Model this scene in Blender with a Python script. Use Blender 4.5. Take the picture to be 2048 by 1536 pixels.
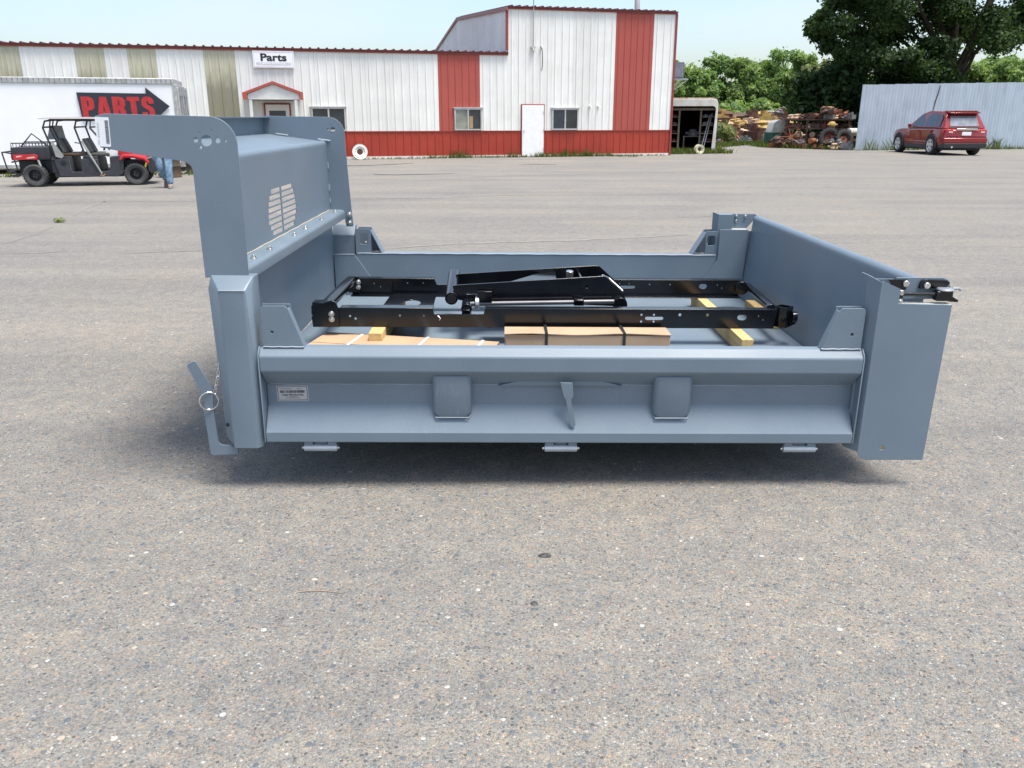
import bpy, bmesh, math, random
import numpy as np
from mathutils import Vector, Matrix
from mathutils.geometry import delaunay_2d_cdt
R = math.radians
PI = math.pi
sc = bpy.context.scene
col = sc.collection
for _o in list(bpy.data.objects):
    bpy.data.objects.remove(_o)

# ------------------------------------------------------------------ camera, sky, sun, exposure
CAM_H = 1.52
PITCH = math.atan(534 / 1657.0)
cam_d = bpy.data.cameras.new("camera")
cam = bpy.data.objects.new("camera", cam_d)
col.objects.link(cam)
cam.location = (0, 0, CAM_H)
cam.rotation_euler = (PI / 2 - PITCH, 0, 0)
cam_d.sensor_width = 36.0
cam_d.lens = 1657 * 36 / 2048.0
cam_d.clip_start = 0.05
cam_d.clip_end = 3000
sc.camera = cam

SUN_TO = Vector((0.24, -0.17, 1.0)).normalized()
SUN_EL = math.asin(SUN_TO.z)
SUN_ROT = math.atan2(SUN_TO.x, SUN_TO.y)
world = bpy.data.worlds.new("World")
sc.world = world
world.use_nodes = True
wn = world.node_tree
wn.nodes.clear()
w_out = wn.nodes.new("ShaderNodeOutputWorld")
w_bg = wn.nodes.new("ShaderNodeBackground")
w_sky = wn.nodes.new("ShaderNodeTexSky")
w_sky.sky_type = 'NISHITA'
w_sky.sun_disc = False
w_sky.sun_elevation = SUN_EL
w_sky.sun_rotation = SUN_ROT
w_sky.altitude = 300
w_sky.air_density = 1.0
w_sky.dust_density = 3.0
w_sky.ozone_density = 1.0
w_bg.inputs[1].default_value = 0.15
w_tc = wn.nodes.new("ShaderNodeTexCoord")
w_mp = wn.nodes.new("ShaderNodeMapping")
w_mp.inputs["Scale"].default_value = (1.0, 1.0, 2.6)
w_nz = wn.nodes.new("ShaderNodeTexNoise")
w_nz.inputs["Scale"].default_value = 2.4
w_nz.inputs["Detail"].default_value = 7
w_nz.inputs["Roughness"].default_value = 0.6
w_rp = wn.nodes.new("ShaderNodeValToRGB")
w_rp.color_ramp.elements[0].position = 0.46
w_rp.color_ramp.elements[0].color = (0, 0, 0, 1)
w_rp.color_ramp.elements[1].position = 0.72
w_rp.color_ramp.elements[1].color = (0.75, 0.75, 0.75, 1)
w_mx = wn.nodes.new("ShaderNodeMix")
w_mx.data_type = 'RGBA'
w_mx.inputs[7].default_value = (3.4, 3.75, 3.95, 1)
wn.links.new(w_tc.outputs["Generated"], w_mp.inputs[0])
wn.links.new(w_mp.outputs[0], w_nz.inputs["Vector"])
wn.links.new(w_nz.outputs[0], w_rp.inputs[0])
wn.links.new(w_rp.outputs[0], w_mx.inputs[0])
wn.links.new(w_sky.outputs[0], w_mx.inputs[6])
wn.links.new(w_mx.outputs[2], w_bg.inputs[0])
wn.links.new(w_bg.outputs[0], w_out.inputs[0])

sun_d = bpy.data.lights.new("sun", 'SUN')
sun_d.energy = 3.5
sun_d.angle = R(24)
sun_d.color = (1.0, 0.945, 0.87)
sun = bpy.data.objects.new("sun", sun_d)
col.objects.link(sun)
sun.rotation_euler = (-SUN_TO).to_track_quat('-Z', 'Y').to_euler()
sun.location = (8, 3, 30)

sc.view_settings.view_transform = 'Standard'
sc.view_settings.look = 'None'
sc.view_settings.gamma = 1.0
sc.view_settings.use_curve_mapping = False
sc.view_settings.exposure = 0.78
sc.cycles.max_bounces = 8
sc.cycles.use_denoising = True

rng = random.Random(11)
# ------------------------------------------------------------------ materials
class NT:
    def __init__(s, name):
        s.m = bpy.data.materials.new(name)
        s.m.use_nodes = True
        s.t = s.m.node_tree
        s.n = s.t.nodes
        s.b = s.n["Principled BSDF"]
        s.out = s.n["Material Output"]
    def new(s, typ, **kw):
        n = s.n.new(typ)
        for k, v in kw.items():
            if k.startswith("i_"):
                key = k[2:].replace("_", " ")
                n.inputs[int(key) if key.isdigit() else key].default_value = v
            else:
                setattr(n, k, v)
        return n
    def link(s, a, b):
        s.t.links.new(a, b)
    def ramp(s, fac, stops, interp='LINEAR'):
        r = s.new("ShaderNodeValToRGB")
        r.color_ramp.interpolation = interp
        e = r.color_ramp.elements
        while len(e) < len(stops):
            e.new(0.5)
        for el, (p, c) in zip(e, stops):
            el.position = p
            el.color = (*c, 1) if len(c) == 3 else c
        s.link(fac, r.inputs[0])
        return r.outputs[0]
    def mix(s, fac, a, b, mode='MIX'):
        m = s.new("ShaderNodeMix", data_type='RGBA', blend_type=mode)
        for sock, val in ((m.inputs[0], fac), (m.inputs[6], a), (m.inputs[7], b)):
            if hasattr(val, "links"):
                s.link(val, sock)
            elif isinstance(val, (tuple, list)):
                sock.default_value = (*val, 1) if len(val) == 3 else val
            else:
                sock.default_value = val
        return m.outputs[2]
    def math(s, op, a, b=0.0, clamp=False):
        m = s.new("ShaderNodeMath", operation=op, use_clamp=clamp)
        for i, val in enumerate((a, b)):
            if hasattr(val, "links"):
                s.link(val, m.inputs[i])
            else:
                m.inputs[i].default_value = val
        return m.outputs[0]
    def coord(s, scale=(1, 1, 1), kind="Object"):
        tc = s.new("ShaderNodeTexCoord")
        mp = s.new("ShaderNodeMapping")
        mp.inputs["Scale"].default_value = scale
        s.link(tc.outputs[kind], mp.inputs[0])
        return mp.outputs[0]
    def noise(s, vec, scale, detail=4, rough=0.55):
        n = s.new("ShaderNodeTexNoise")
        n.inputs["Scale"].default_value = scale
        n.inputs["Detail"].default_value = detail
        n.inputs["Roughness"].default_value = rough
        s.link(vec, n.inputs["Vector"])
        return n.outputs[0]
    def bump(s, h, strength, dist=0.01):
        b = s.new("ShaderNodeBump")
        b.inputs["Strength"].default_value = strength
        b.inputs["Distance"].default_value = dist
        s.link(h, b.inputs["Height"])
        s.link(b.outputs[0], s.b.inputs["Normal"])

def sc3(c, k):
    return tuple(min(1.0, x * k) for x in c)

def mat(name, c, rough=0.6, metal=0.0, var=0.12, scale=6.0, vscale=(1, 1, 1), bump=0.0, bscale=60.0, c2=None, coat=0.0, spec=0.5):
    t = NT(name)
    vec = t.coord(vscale)
    n = t.noise(vec, scale)
    a = c2 if c2 else sc3(c, 1 - var)
    t.link(t.ramp(n, [(0.36, a), (0.64, sc3(c, 1 + var) if not c2 else c)]), t.b.inputs["Base Color"])
    t.b.inputs["Roughness"].default_value = rough
    t.b.inputs["Metallic"].default_value = metal
    t.b.inputs["Specular IOR Level"].default_value = spec
    t.b.inputs["Coat Weight"].default_value = coat
    if bump:
        t.bump(t.noise(t.coord(), bscale, 3), bump, 0.004)
    return t.m

def mat_paint():
    """satin grey-blue primer-like paint on sheet steel: orange peel, faint scuffs"""
    t = NT("grey_blue_paint")
    vec = t.coord()
    n1 = t.noise(vec, 3.0, 5)
    n2 = t.noise(vec, 260.0, 2)
    sv = t.coord((14, 14, 1.6))
    scuff = t.noise(sv, 5.0, 6, 0.7)
    base = t.ramp(n1, [(0.3, (0.140, 0.186, 0.228)), (0.7, (0.162, 0.210, 0.254))])
    sm = t.ramp(scuff, [(0.62, (0, 0, 0)), (0.78, (0.30, 0.30, 0.30))])
    base = t.mix(sm, base, (0.30, 0.35, 0.40))
    mask = t.ramp(t.noise(vec, 2.2, 4), [(0.52, (0, 0, 0)), (0.66, (1, 1, 1))])
    s2 = t.ramp(t.noise(t.coord((30, 30, 3.5)), 3.0, 6, 0.75), [(0.56, (0, 0, 0)), (0.72, (0.42, 0.42, 0.42))])
    base = t.mix(t.mix(1.0, mask, s2, 'MULTIPLY'), base, (0.34, 0.385, 0.43))
    sp = t.ramp(n2, [(0.3, (0.90, 0.90, 0.90)), (0.7, (1.08, 1.08, 1.08))])
    t.link(t.mix(1.0, base, sp, 'MULTIPLY'), t.b.inputs["Base Color"])
    t.link(t.ramp(n1, [(0.3, (0.38,) * 3), (0.7, (0.50,) * 3)]), t.b.inputs["Roughness"])
    t.b.inputs["Specular IOR Level"].default_value = 0.5
    t.bump(t.noise(vec, 180.0, 2), 0.10, 0.002)
    return t.m

def mat_asphalt():
    """weathered asphalt with exposed multicoloured aggregate"""
    t = NT("weathered_asphalt")
    vec = t.coord()
    wob = t.noise(vec, 40.0, 2)
    def vor(scale):
        v = t.new("ShaderNodeTexVoronoi")
        v.inputs["Scale"].default_value = scale
        t.link(vec, v.inputs["Vector"])
        s = t.new("ShaderNodeSeparateColor")
        t.link(v.outputs["Color"], s.inputs[0])
        return v.outputs["Distance"], s.outputs[0], s.outputs[1], s.outputs[2]
    pal = [(0.0, (0.065, 0.065, 0.067)), (0.08, (0.105, 0.105, 0.105)), (0.28, (0.150, 0.140, 0.126)), (0.44, (0.175, 0.162, 0.142)),
           (0.60, (0.128, 0.136, 0.142)), (0.72, (0.190, 0.165, 0.140)), (0.84, (0.205, 0.196, 0.176)), (0.93, (0.225, 0.165, 0.130)), (0.975, (0.30, 0.29, 0.27))]
    d2, r2, g2, b2 = vor(190.0)
    d3, r3, g3, b3 = vor(85.0)
    d1, r1, g1, b1 = vor(44.0)
    base = t.ramp(r2, pal, 'CONSTANT')
    base = t.mix(0.25, base, (0.158, 0.148, 0.134))
    mid = t.ramp(r3, pal, 'CONSTANT')
    m3 = t.math('MULTIPLY', t.math('LESS_THAN', d3, 0.42), t.math('GREATER_THAN', g3, 0.45))
    base = t.mix(m3, base, mid)
    big = t.ramp(r1, [(0.0, (0.085, 0.095, 0.108)), (0.26, (0.115, 0.125, 0.132)), (0.48, (0.165, 0.145, 0.128)), (0.68, (0.19, 0.178, 0.158)), (0.86, (0.23, 0.165, 0.135)), (0.93, (0.28, 0.25, 0.21)), (0.965, (0.34, 0.33, 0.31))], 'CONSTANT')
    m1 = t.math('MULTIPLY', t.math('LESS_THAN', d1, t.math('MULTIPLY', b1, 0.42)), t.math('GREATER_THAN', g1, 0.70))
    base = t.mix(m1, base, big)
    # broad tone: worn lanes along x, tan dust, dark and rusty stains
    lane = t.noise(t.coord((0.10, 1.1, 1)), 1.0, 5, 0.6)
    patch = t.noise(vec, 0.45, 6, 0.6)
    tone = t.ramp(lane, [(0.34, (0.88, 0.88, 0.89)), (0.5, (1.0, 0.99, 0.98)), (0.66, (1.13, 1.10, 1.06))])
    tone2 = t.ramp(patch, [(0.3, (0.88, 0.88, 0.90)), (0.5, (1, 1, 1)), (0.7, (1.10, 1.06, 1.00))])
    base = t.mix(1.0, base, tone, 'MULTIPLY')
    base = t.mix(1.0, base, tone2, 'MULTIPLY')
    fine = t.noise(vec, 9.0, 6, 0.7)
    base = t.mix(1.0, base, t.ramp(fine, [(0.30, (0.84, 0.85, 0.87)), (0.5, (1, 1, 1)), (0.70, (1.20, 1.16, 1.08))]), 'MULTIPLY')
    hue = t.noise(vec, 24.0, 4, 0.6)
    base = t.mix(1.0, base, t.ramp(hue, [(0.32, (0.92, 0.97, 1.02)), (0.5, (1, 1, 1)), (0.68, (1.08, 1.01, 0.95))]), 'MULTIPLY')
    st = t.noise(t.coord((1.2, 0.5, 1)), 1.7, 6, 0.75)
    base = t.mix(t.ramp(st, [(0.72, (0, 0, 0)), (0.82, (0.35, 0.35, 0.35))]), base, (0.20, 0.12, 0.065))
    st2 = t.noise(t.coord((1, 1, 1)), 5.5, 5, 0.7)
    base = t.mix(t.ramp(st2, [(0.74, (0, 0, 0)), (0.80, (0.6, 0.6, 0.6))]), base, (0.07, 0.07, 0.07))
    base = t.mix(1.0, base, (1.345, 1.375, 1.365), 'MULTIPLY')
    t.link(base, t.b.inputs["Base Color"])
    t.b.inputs["Roughness"].default_value = 0.86
    h = t.math('ADD', t.math('MULTIPLY', t.math('MULTIPLY', d3, m3), -1.0), t.math('ADD', t.math('MULTIPLY', d2, -0.6), t.math('MULTIPLY', t.math('MULTIPLY', d1, m1), -1.5)))
    t.bump(h, 0.8, 0.008)
    return t.m

def mat_siding(name, c, streak, amt, dark=None, fs=9):
    """painted ribbed steel with vertical weather streaks"""
    t = NT(name)
    n = t.noise(t.coord((fs, fs, 0.5)), 1.6, 6, 0.65)
    n2 = t.noise(t.coord(), 1.1, 4)
    base = t.mix(t.ramp(n, [(0.45, (0, 0, 0)), (0.72, (amt,) * 3)]), c, streak)
    base = t.mix(1.0, base, t.ramp(n2, [(0.3, (0.93,) * 3), (0.7, (1.04,) * 3)]), 'MULTIPLY')
    oi = t.new("ShaderNodeObjectInfo")
    base = t.mix(1.0, base, t.ramp(oi.outputs["Random"], [(0.0, (0.93, 0.93, 0.925)), (1.0, (1.03, 1.03, 1.03))]), 'MULTIPLY')
    if dark:
        geo = t.new("ShaderNodeTexCoord")
        sx = t.new("ShaderNodeSeparateXYZ")
        t.link(geo.outputs["Object"], sx.inputs[0])
        g = t.math('ADD', sx.outputs[2], t.math('MULTIPLY', t.noise(t.coord((4, 4, 1)), 2.0, 5), 1.1))
        f = t.ramp(t.math('MULTIPLY', g, 0.2), [(0.60, (0.75,) * 3), (0.74, (0, 0, 0))])
        base = t.mix(f, base, dark)
    t.link(base, t.b.inputs["Base Color"])
    t.b.inputs["Roughness"].default_value = 0.5
    return t.m

def mat_leaf(name, dark, light):
    t = NT(name)
    at = t.new("ShaderNodeAttribute", attribute_name="tint")
    base = t.ramp(at.outputs["Fac"], [(0.0, dark), (1.0, light)])
    t.link(base, t.b.inputs["Base Color"])
    t.b.inputs["Roughness"].default_value = 0.6
    t.b.inputs["Specular IOR Level"].default_value = 0.3
    tr = t.new("ShaderNodeBsdfTranslucent")
    t.link(t.mix(1.0, base, (1.0, 1.05, 0.5), 'MULTIPLY'), tr.inputs[0])
    ms = t.new("ShaderNodeMixShader")
    ms.inputs[0].default_value = 0.5
    t.link(t.b.outputs[0], ms.inputs[1])
    t.link(tr.outputs[0], ms.inputs[2])
    t.link(ms.outputs[0], t.out.inputs[0])
    return t.m

def mat_wood(name, c1, c2, axis_scale=(3, 40, 40)):
    t = NT(name)
    n = t.noise(t.coord(axis_scale), 1.5, 6, 0.7)
    t.link(t.ramp(n, [(0.35, c1), (0.65, c2)]), t.b.inputs["Base Color"])
    t.b.inputs["Roughness"].default_value = 0.75
    t.bump(n, 0.2, 0.003)
    return t.m

M = {}
M['paint'] = mat_paint()
M['weld'] = mat("weld_bead", (0.27, 0.315, 0.36), 0.5, 0.0)
M['black'] = mat("gloss_black_enamel", (0.005, 0.006, 0.008), 0.15, 0, 0.3, 8, spec=0.5, bump=0.05, bscale=150)
M['zinc'] = mat("zinc_plated_steel", (0.62, 0.62, 0.60), 0.28, 0.9, 0.1)
M['galv'] = mat("galvanised_steel", (0.42, 0.44, 0.45), 0.4, 0.7, 0.15)
M['chrome'] = mat("chrome", (0.75, 0.75, 0.76), 0.12, 1.0, 0.05)
M['asphalt'] = mat_asphalt()
M['grass_ground'] = mat("field_grass", (0.085, 0.115, 0.035), 0.9, 0, 0.3, 1.2, c2=(0.12, 0.115, 0.06))
M['blade'] = mat_leaf("grass_blade", (0.06, 0.10, 0.025), (0.17, 0.20, 0.055))
M['white'] = mat_siding("white_siding", (0.80, 0.80, 0.755), (0.58, 0.56, 0.47), 0.42)
M['beige'] = mat_siding("algae_stained_siding", (0.53, 0.51, 0.38), (0.34, 0.33, 0.20), 0.7, dark=(0.17, 0.16, 0.10))
M['redfade'] = mat_siding("faded_red_siding", (0.42, 0.085, 0.062), (0.34, 0.065, 0.05), 0.4)
M['red'] = mat_siding("red_wainscot", (0.37, 0.040, 0.019), (0.29, 0.032, 0.016), 0.4)
M['gablelift'] = mat_siding("shade_lifted_siding", (0.84, 0.85, 0.84), (0.70, 0.70, 0.68), 0.3)  # gable's white siding, colour raised to offset the shade on that side
M['redtrim'] = mat("red_trim", (0.26, 0.045, 0.035), 0.45)
M['roof'] = mat("dark_red_roof", (0.085, 0.02, 0.02), 0.5)
M['whitetrim'] = mat("white_trim", (0.76, 0.75, 0.70), 0.45, 0, 0.06)
M['doorwhite'] = mat("white_door_paint", (0.84, 0.84, 0.82), 0.4, 0, 0.04)
M['alu'] = mat("aluminium_frame", (0.50, 0.50, 0.49), 0.4, 0.4)
M['glass'] = mat("dark_window_glass", (0.035, 0.04, 0.045), 0.06, 0, 0.3, 1.5, spec=0.8)
M['curtain'] = mat("greenish_blind", (0.25, 0.26, 0.21), 0.6, 0, 0.2, 3)
M['darkin'] = mat("dark_interior", (0.02, 0.018, 0.018), 0.9)
M['signwhite'] = mat("sign_white", (0.85, 0.86, 0.87), 0.4, 0, 0.02)
M['ink'] = mat("black_ink", (0.012, 0.012, 0.016), 0.5)
M['greyink'] = mat("grey_ink", (0.42, 0.43, 0.45), 0.5)
M['lightink'] = mat("pale_grey_ink", (0.60, 0.61, 0.63), 0.5)
M['arrowblack'] = mat("arrow_board_black", (0.022, 0.027, 0.04), 0.5)
M['arrowred'] = mat("arrow_letter_red", (0.45, 0.028, 0.03), 0.5)
M['trailer'] = mat("trailer_white", (0.86, 0.87, 0.87), 0.35, 0, 0.02, 1.5)
M['trailgrey'] = mat("trailer_rail_grey", (0.42, 0.43, 0.42), 0.5, 0.3, 0.2)
M['label'] = mat("sticker_white", (0.80, 0.81, 0.83), 0.45, 0, 0.02)
M['labelgrey'] = mat("sticker_silver", (0.42, 0.43, 0.44), 0.4, 0.2, 0.05)
M['card'] = mat("cardboard", (0.43, 0.295, 0.185), 0.8, 0, 0.08, 5, bump=0.1, bscale=40)
M['cardedge'] = mat("cardboard_edge", (0.20, 0.13, 0.085), 0.85)
M['strapwhite'] = mat("white_strap", (0.82, 0.82, 0.80), 0.4, 0, 0.03)
M['strapblack'] = mat("black_strap", (0.02, 0.024, 0.022), 0.35)
M['pine'] = mat_wood("pine_wood", (0.50, 0.33, 0.13), (0.66, 0.47, 0.22), (40, 3, 40))
M['oldwood'] = mat_wood("weathered_wood", (0.13, 0.095, 0.07), (0.26, 0.21, 0.16), (20, 20, 2))
M['plastic'] = mat("faded_black_plastic", (0.035, 0.038, 0.045), 0.55, 0, 0.25)
M['rubber'] = mat("tyre_rubber", (0.028, 0.028, 0.030), 0.85, 0, 0.3)
M['dusty'] = mat("dusty_tyre_rubber", (0.055, 0.055, 0.055), 0.9, 0, 0.3)
M['rimdark'] = mat("dark_rim", (0.018, 0.022, 0.028), 0.4, 0.3)
M['utvred'] = mat("utv_red_plastic", (0.50, 0.02, 0.03), 0.35, 0, 0.08)
M['cage'] = mat("cage_tube", (0.05, 0.052, 0.058), 0.45, 0.3)
M['roofgrey'] = mat("grey_roof_plastic", (0.26, 0.24, 0.24), 0.6)
M['seat'] = mat("worn_seat_vinyl", (0.075, 0.078, 0.07), 0.65, 0, 0.3)
M['seatbrown'] = mat("worn_brown_seat", (0.085, 0.05, 0.03), 0.65, 0, 0.4)
M['mesh'] = mat("grey_mesh", (0.30, 0.31, 0.30), 0.6)
M['denim'] = mat("faded_denim", (0.22, 0.33, 0.43), 0.85, 0, 0.25, 16, c2=(0.085, 0.16, 0.27))
M['skin'] = mat("skin", (0.50, 0.30, 0.21), 0.55, 0, 0.05)
M['shirt'] = mat("dark_blue_shirt", (0.035, 0.05, 0.09), 0.85)
M['hair'] = mat("brown_hair", (0.05, 0.03, 0.02), 0.7)
M['shoe'] = mat("grey_shoe", (0.16, 0.15, 0.15), 0.6)
M['rustbarrel'] = mat("rusty_barrel", (0.11, 0.065, 0.04), 0.8, 0.1, 0.3, 4, c2=(0.055, 0.05, 0.04))
M['carred'] = mat("car_red_paint", (0.245, 0.010, 0.011), 0.22, 0.25, 0.05, coat=0.8)
M['carglass'] = mat("car_glass", (0.03, 0.04, 0.06), 0.05, 0, 0.2, spec=0.9)
M['rearglass'] = mat("car_rear_glass", (0.22, 0.24, 0.26), 0.12, 0.2, 0.2, spec=0.9)
M['clad'] = mat("car_dark_cladding", (0.035, 0.036, 0.04), 0.6)
M['lamp'] = mat("tail_lamp_lens", (0.55, 0.05, 0.05), 0.15, 0, 0.1)
M['lampwhite'] = mat("reverse_lamp_lens", (0.75, 0.55, 0.5), 0.15, 0, 0.1)
M['bluewall'] = mat_siding("blue_grey_steel_wall", (0.385, 0.455, 0.525), (0.25, 0.30, 0.345), 0.6, fs=2.2)
M['rustedge'] = mat("rust_edge", (0.30, 0.17, 0.09), 0.8, 0, 0.4, 7)
M['oldwhite'] = mat("chipped_white_paint", (0.82, 0.82, 0.79), 0.6, 0, 0.1, 2.2, c2=(0.68, 0.62, 0.52))
M['creamrim'] = mat("cream_rim_paint", (0.62, 0.60, 0.42), 0.6)
M['bark'] = mat("tree_bark", (0.055, 0.042, 0.032), 0.95, 0, 0.3, 3, (4, 4, 1), bump=0.6, bscale=9)
M['leaf_dark'] = mat_leaf("dark_leaf", (0.022, 0.048, 0.018), (0.085, 0.145, 0.050))
M['leaf_mid'] = mat_leaf("mid_leaf", (0.12, 0.205, 0.078), (0.27, 0.39, 0.155))
M['leaf_light'] = mat_leaf("light_leaf", (0.15, 0.235, 0.085), (0.34, 0.45, 0.18))
M['leaf_olive'] = mat_leaf("olive_leaf", (0.12, 0.145, 0.07), (0.30, 0.33, 0.16))
M['tar'] = mat("tar_crack_sealer", (0.05, 0.048, 0.047), 0.6, 0, 0.3)
M['sand'] = mat("sand_filled_crack", (0.235, 0.22, 0.195), 0.9, 0, 0.25, 14, c2=(0.19, 0.18, 0.162))
M['chalk'] = mat("worn_white_mark", (0.50, 0.49, 0.47), 0.8)
SCRAP = dict(rust=((0.17, 0.075, 0.045), (0.08, 0.035, 0.025)), brown=((0.11, 0.06, 0.04), (0.05, 0.03, 0.025)), yellow=((0.50, 0.36, 0.11), (0.30, 0.19, 0.07)),
             tan=((0.50, 0.38, 0.25), (0.33, 0.2, 0.12)), orange=((0.36, 0.13, 0.055), (0.2, 0.07, 0.035)), red=((0.22, 0.06, 0.045), (0.13, 0.04, 0.03)),
             grey=((0.25, 0.25, 0.26), (0.13, 0.12, 0.12)), green=((0.06, 0.16, 0.10), (0.05, 0.10, 0.07)), white=((0.70, 0.69, 0.65), (0.5, 0.47, 0.42)), blue=((0.15, 0.25, 0.33), (0.1, 0.16, 0.2)))
for k, (a, b) in SCRAP.items():
    M['s_' + k] = mat("scrap_" + k, a, 0.75, 0.1, 0.2, 4, c2=b)

# ------------------------------------------------------------------ mesh helpers
def arc(cx, cy, r, a0, a1, n=8, ry=None):
    ry = r if ry is None else ry
    return [(cx + r * math.cos(R(a0 + (a1 - a0) * i / n)), cy + ry * math.sin(R(a0 + (a1 - a0) * i / n))) for i in range(n + 1)]
def circ(cx, cy, r, n=14, ry=None):
    return arc(cx, cy, r, 0, 360 * (n - 1) / n, n - 1, ry)
def slot(cx, cy, w, h):
    r = h / 2
    return arc(cx + w / 2 - r, cy, r, -90, 90, 6) + arc(cx - w / 2 + r, cy, r, 90, 270, 6)
def rect(x0, y0, x1, y1):
    return [(x0, y0), (x1, y0), (x1, y1), (x0, y1)]
def rrect(x0, y0, x1, y1, r, n=4):
    return arc(x1 - r, y1 - r, r, 0, 90, n) + arc(x0 + r, y1 - r, r, 90, 180, n) + arc(x0 + r, y0 + r, r, 180, 270, n) + arc(x1 - r, y0 + r, r, 270, 360, n)
PLANES = {'xz': lambda a, b, t: (a, t, b), 'xy': lambda a, b, t: (a, b, t), 'yz': lambda a, b, t: (t, a, b)}

class MB:
    def __init__(s):
        s.v, s.f, s.m = [], [], []
    def add(s, vs, fs, mi=0, T=None):
        o = len(s.v)
        if T is not None:
            vs = [tuple(T @ Vector(p)) for p in vs]
        s.v += [tuple(p) for p in vs]
        s.f += [tuple(i + o for i in f) for f in fs]
        s.m += [mi] * len(fs)
        return s
    def box(s, a, b, mi=0, T=None):
        (x0, y0, z0), (x1, y1, z1) = a, b
        vs = [(x, y, z) for z in (z0, z1) for y in (y0, y1) for x in (x0, x1)]
        return s.add(vs, [(0, 2, 3, 1), (4, 5, 7, 6), (0, 1, 5, 4), (2, 6, 7, 3), (0, 4, 6, 2), (1, 3, 7, 5)], mi, T)
    def prism(s, poly, t0, t1, plane='xz', holes=(), mi=0, T=None):
        P = PLANES[plane]
        loops = [list(poly)] + [list(h) for h in holes]
        flat = [Vector((p[0], p[1])) for l in loops for p in l]
        ed, lp, o = [], [], 0
        for l in loops:
            k = len(l)
            lp.append(list(range(o, o + k)))
            ed += [(o + i, o + (i + 1) % k) for i in range(k)]
            o += k
        cv, ce, cf, ov, oe, of_ = delaunay_2d_cdt(flat, ed, [], 0, 1e-7)
        def inside(x, y):
            c = False
            for l in loops:
                k = len(l)
                for i in range(k):
                    (ax, ay), (bx, by) = l[i][:2], l[i - 1][:2]
                    if (ay > y) != (by > y) and x < (bx - ax) * (y - ay) / (by - ay) + ax:
                        c = not c
            return c
        cf = [t for t in cf if inside(sum(cv[i][0] for i in t) / len(t), sum(cv[i][1] for i in t) / len(t))]
        rev = {}
        for i, lst in enumerate(ov):
            for q in lst:
                rev[q] = i
        n = len(cv)
        vs = [P(p[0], p[1], t0) for p in cv] + [P(p[0], p[1], t1) for p in cv]
        fs = [tuple(t) for t in cf] + [tuple(i + n for i in reversed(t)) for t in cf]
        for l in lp:
            k = len(l)
            for i in range(k):
                a, b = rev[l[i]], rev[l[(i + 1) % k]]
                if a != b:
                    fs.append((a, b, b + n, a + n))
        return s.add(vs, fs, mi, T)
    def loft(s, rings, closed=True, caps=True, mi=0, T=None, cyc=False):
        k = len(rings[0])
        vs = [p for r in rings for p in r]
        fs = []
        m = len(rings)
        for a in range(m if cyc else m - 1):
            b = (a + 1) % m
            for i in range(k if closed else k - 1):
                j = (i + 1) % k
                fs.append((a * k + i, a * k + j, b * k + j, b * k + i))
        if caps and closed and not cyc:
            fs.append(tuple(range(k)))
            fs.append(tuple((m - 1) * k + i for i in range(k)))
        return s.add(vs, fs, mi, T)
    def tube(s, pts, r, n=8, closed=False, caps=True, mi=0, T=None):
        pts = [Vector(p) for p in pts]
        rs = r if isinstance(r, (list, tuple)) else [r] * len(pts)
        rings, up = [], None
        m = len(pts)
        for i, p in enumerate(pts):
            if closed:
                d = pts[(i + 1) % m] - pts[i - 1]
            else:
                d = pts[min(i + 1, m - 1)] - pts[max(i - 1, 0)]
            d.normalize()
            if up is None:
                up = Vector((0, 0, 1)) if abs(d.z) < 0.9 else Vector((1, 0, 0))
            u = (up - d * up.dot(d)).normalized()
            up = u
            w = d.cross(u)
            rings.append([p + (u * math.cos(2 * PI * k / n) + w * math.sin(2 * PI * k / n)) * rs[i] for k in range(n)])
        return s.loft(rings, True, caps and not closed, mi, T, cyc=closed)
    def cyl(s, p0, p1, r, n=14, r1=None, mi=0, T=None):
        return s.tube([p0, p1], [r, r if r1 is None else r1], n, mi=mi, T=T)
    def lathe(s, prof, n=24, T=None, mi=0, closed=False):
        """profile of (radius, height) turned about z"""
        rings = [[(r * math.cos(2 * PI * k / n), r * math.sin(2 * PI * k / n), h) for k in range(n)] for r, h in prof]
        return s.loft(rings, True, not closed, mi, T, cyc=closed)
    def build(s, name, ms, parent=None, bevel=0.0, off=None, smooth=True, seg=2, sharp=38):
        me = bpy.data.meshes.new(name)
        vs = s.v if off is None else [(p[0] - off[0], p[1] - off[1], p[2] - off[2]) for p in s.v]
        me.from_pydata(vs, [], s.f)
        bm = bmesh.new()
        bm.from_mesh(me)
        bmesh.ops.recalc_face_normals(bm, faces=bm.faces)
        bm.to_mesh(me)
        bm.free()
        ms = ms if isinstance(ms, (list, tuple)) else [ms]
        for m in ms:
            me.materials.append(m)
        me.polygons.foreach_set("material_index", s.m)
        if smooth:
            me.polygons.foreach_set("use_smooth", [True] * len(me.polygons))
            me.set_sharp_from_angle(angle=R(sharp))
        o = bpy.data.objects.new(name, me)
        col.objects.link(o)
        if parent is not None:
            o.parent = parent
        if bevel:
            b = o.modifiers.new("bevel", 'BEVEL')
            b.width = bevel
            b.segments = seg
            b.limit_method = 'ANGLE'
            b.angle_limit = R(40)
        return o

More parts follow.
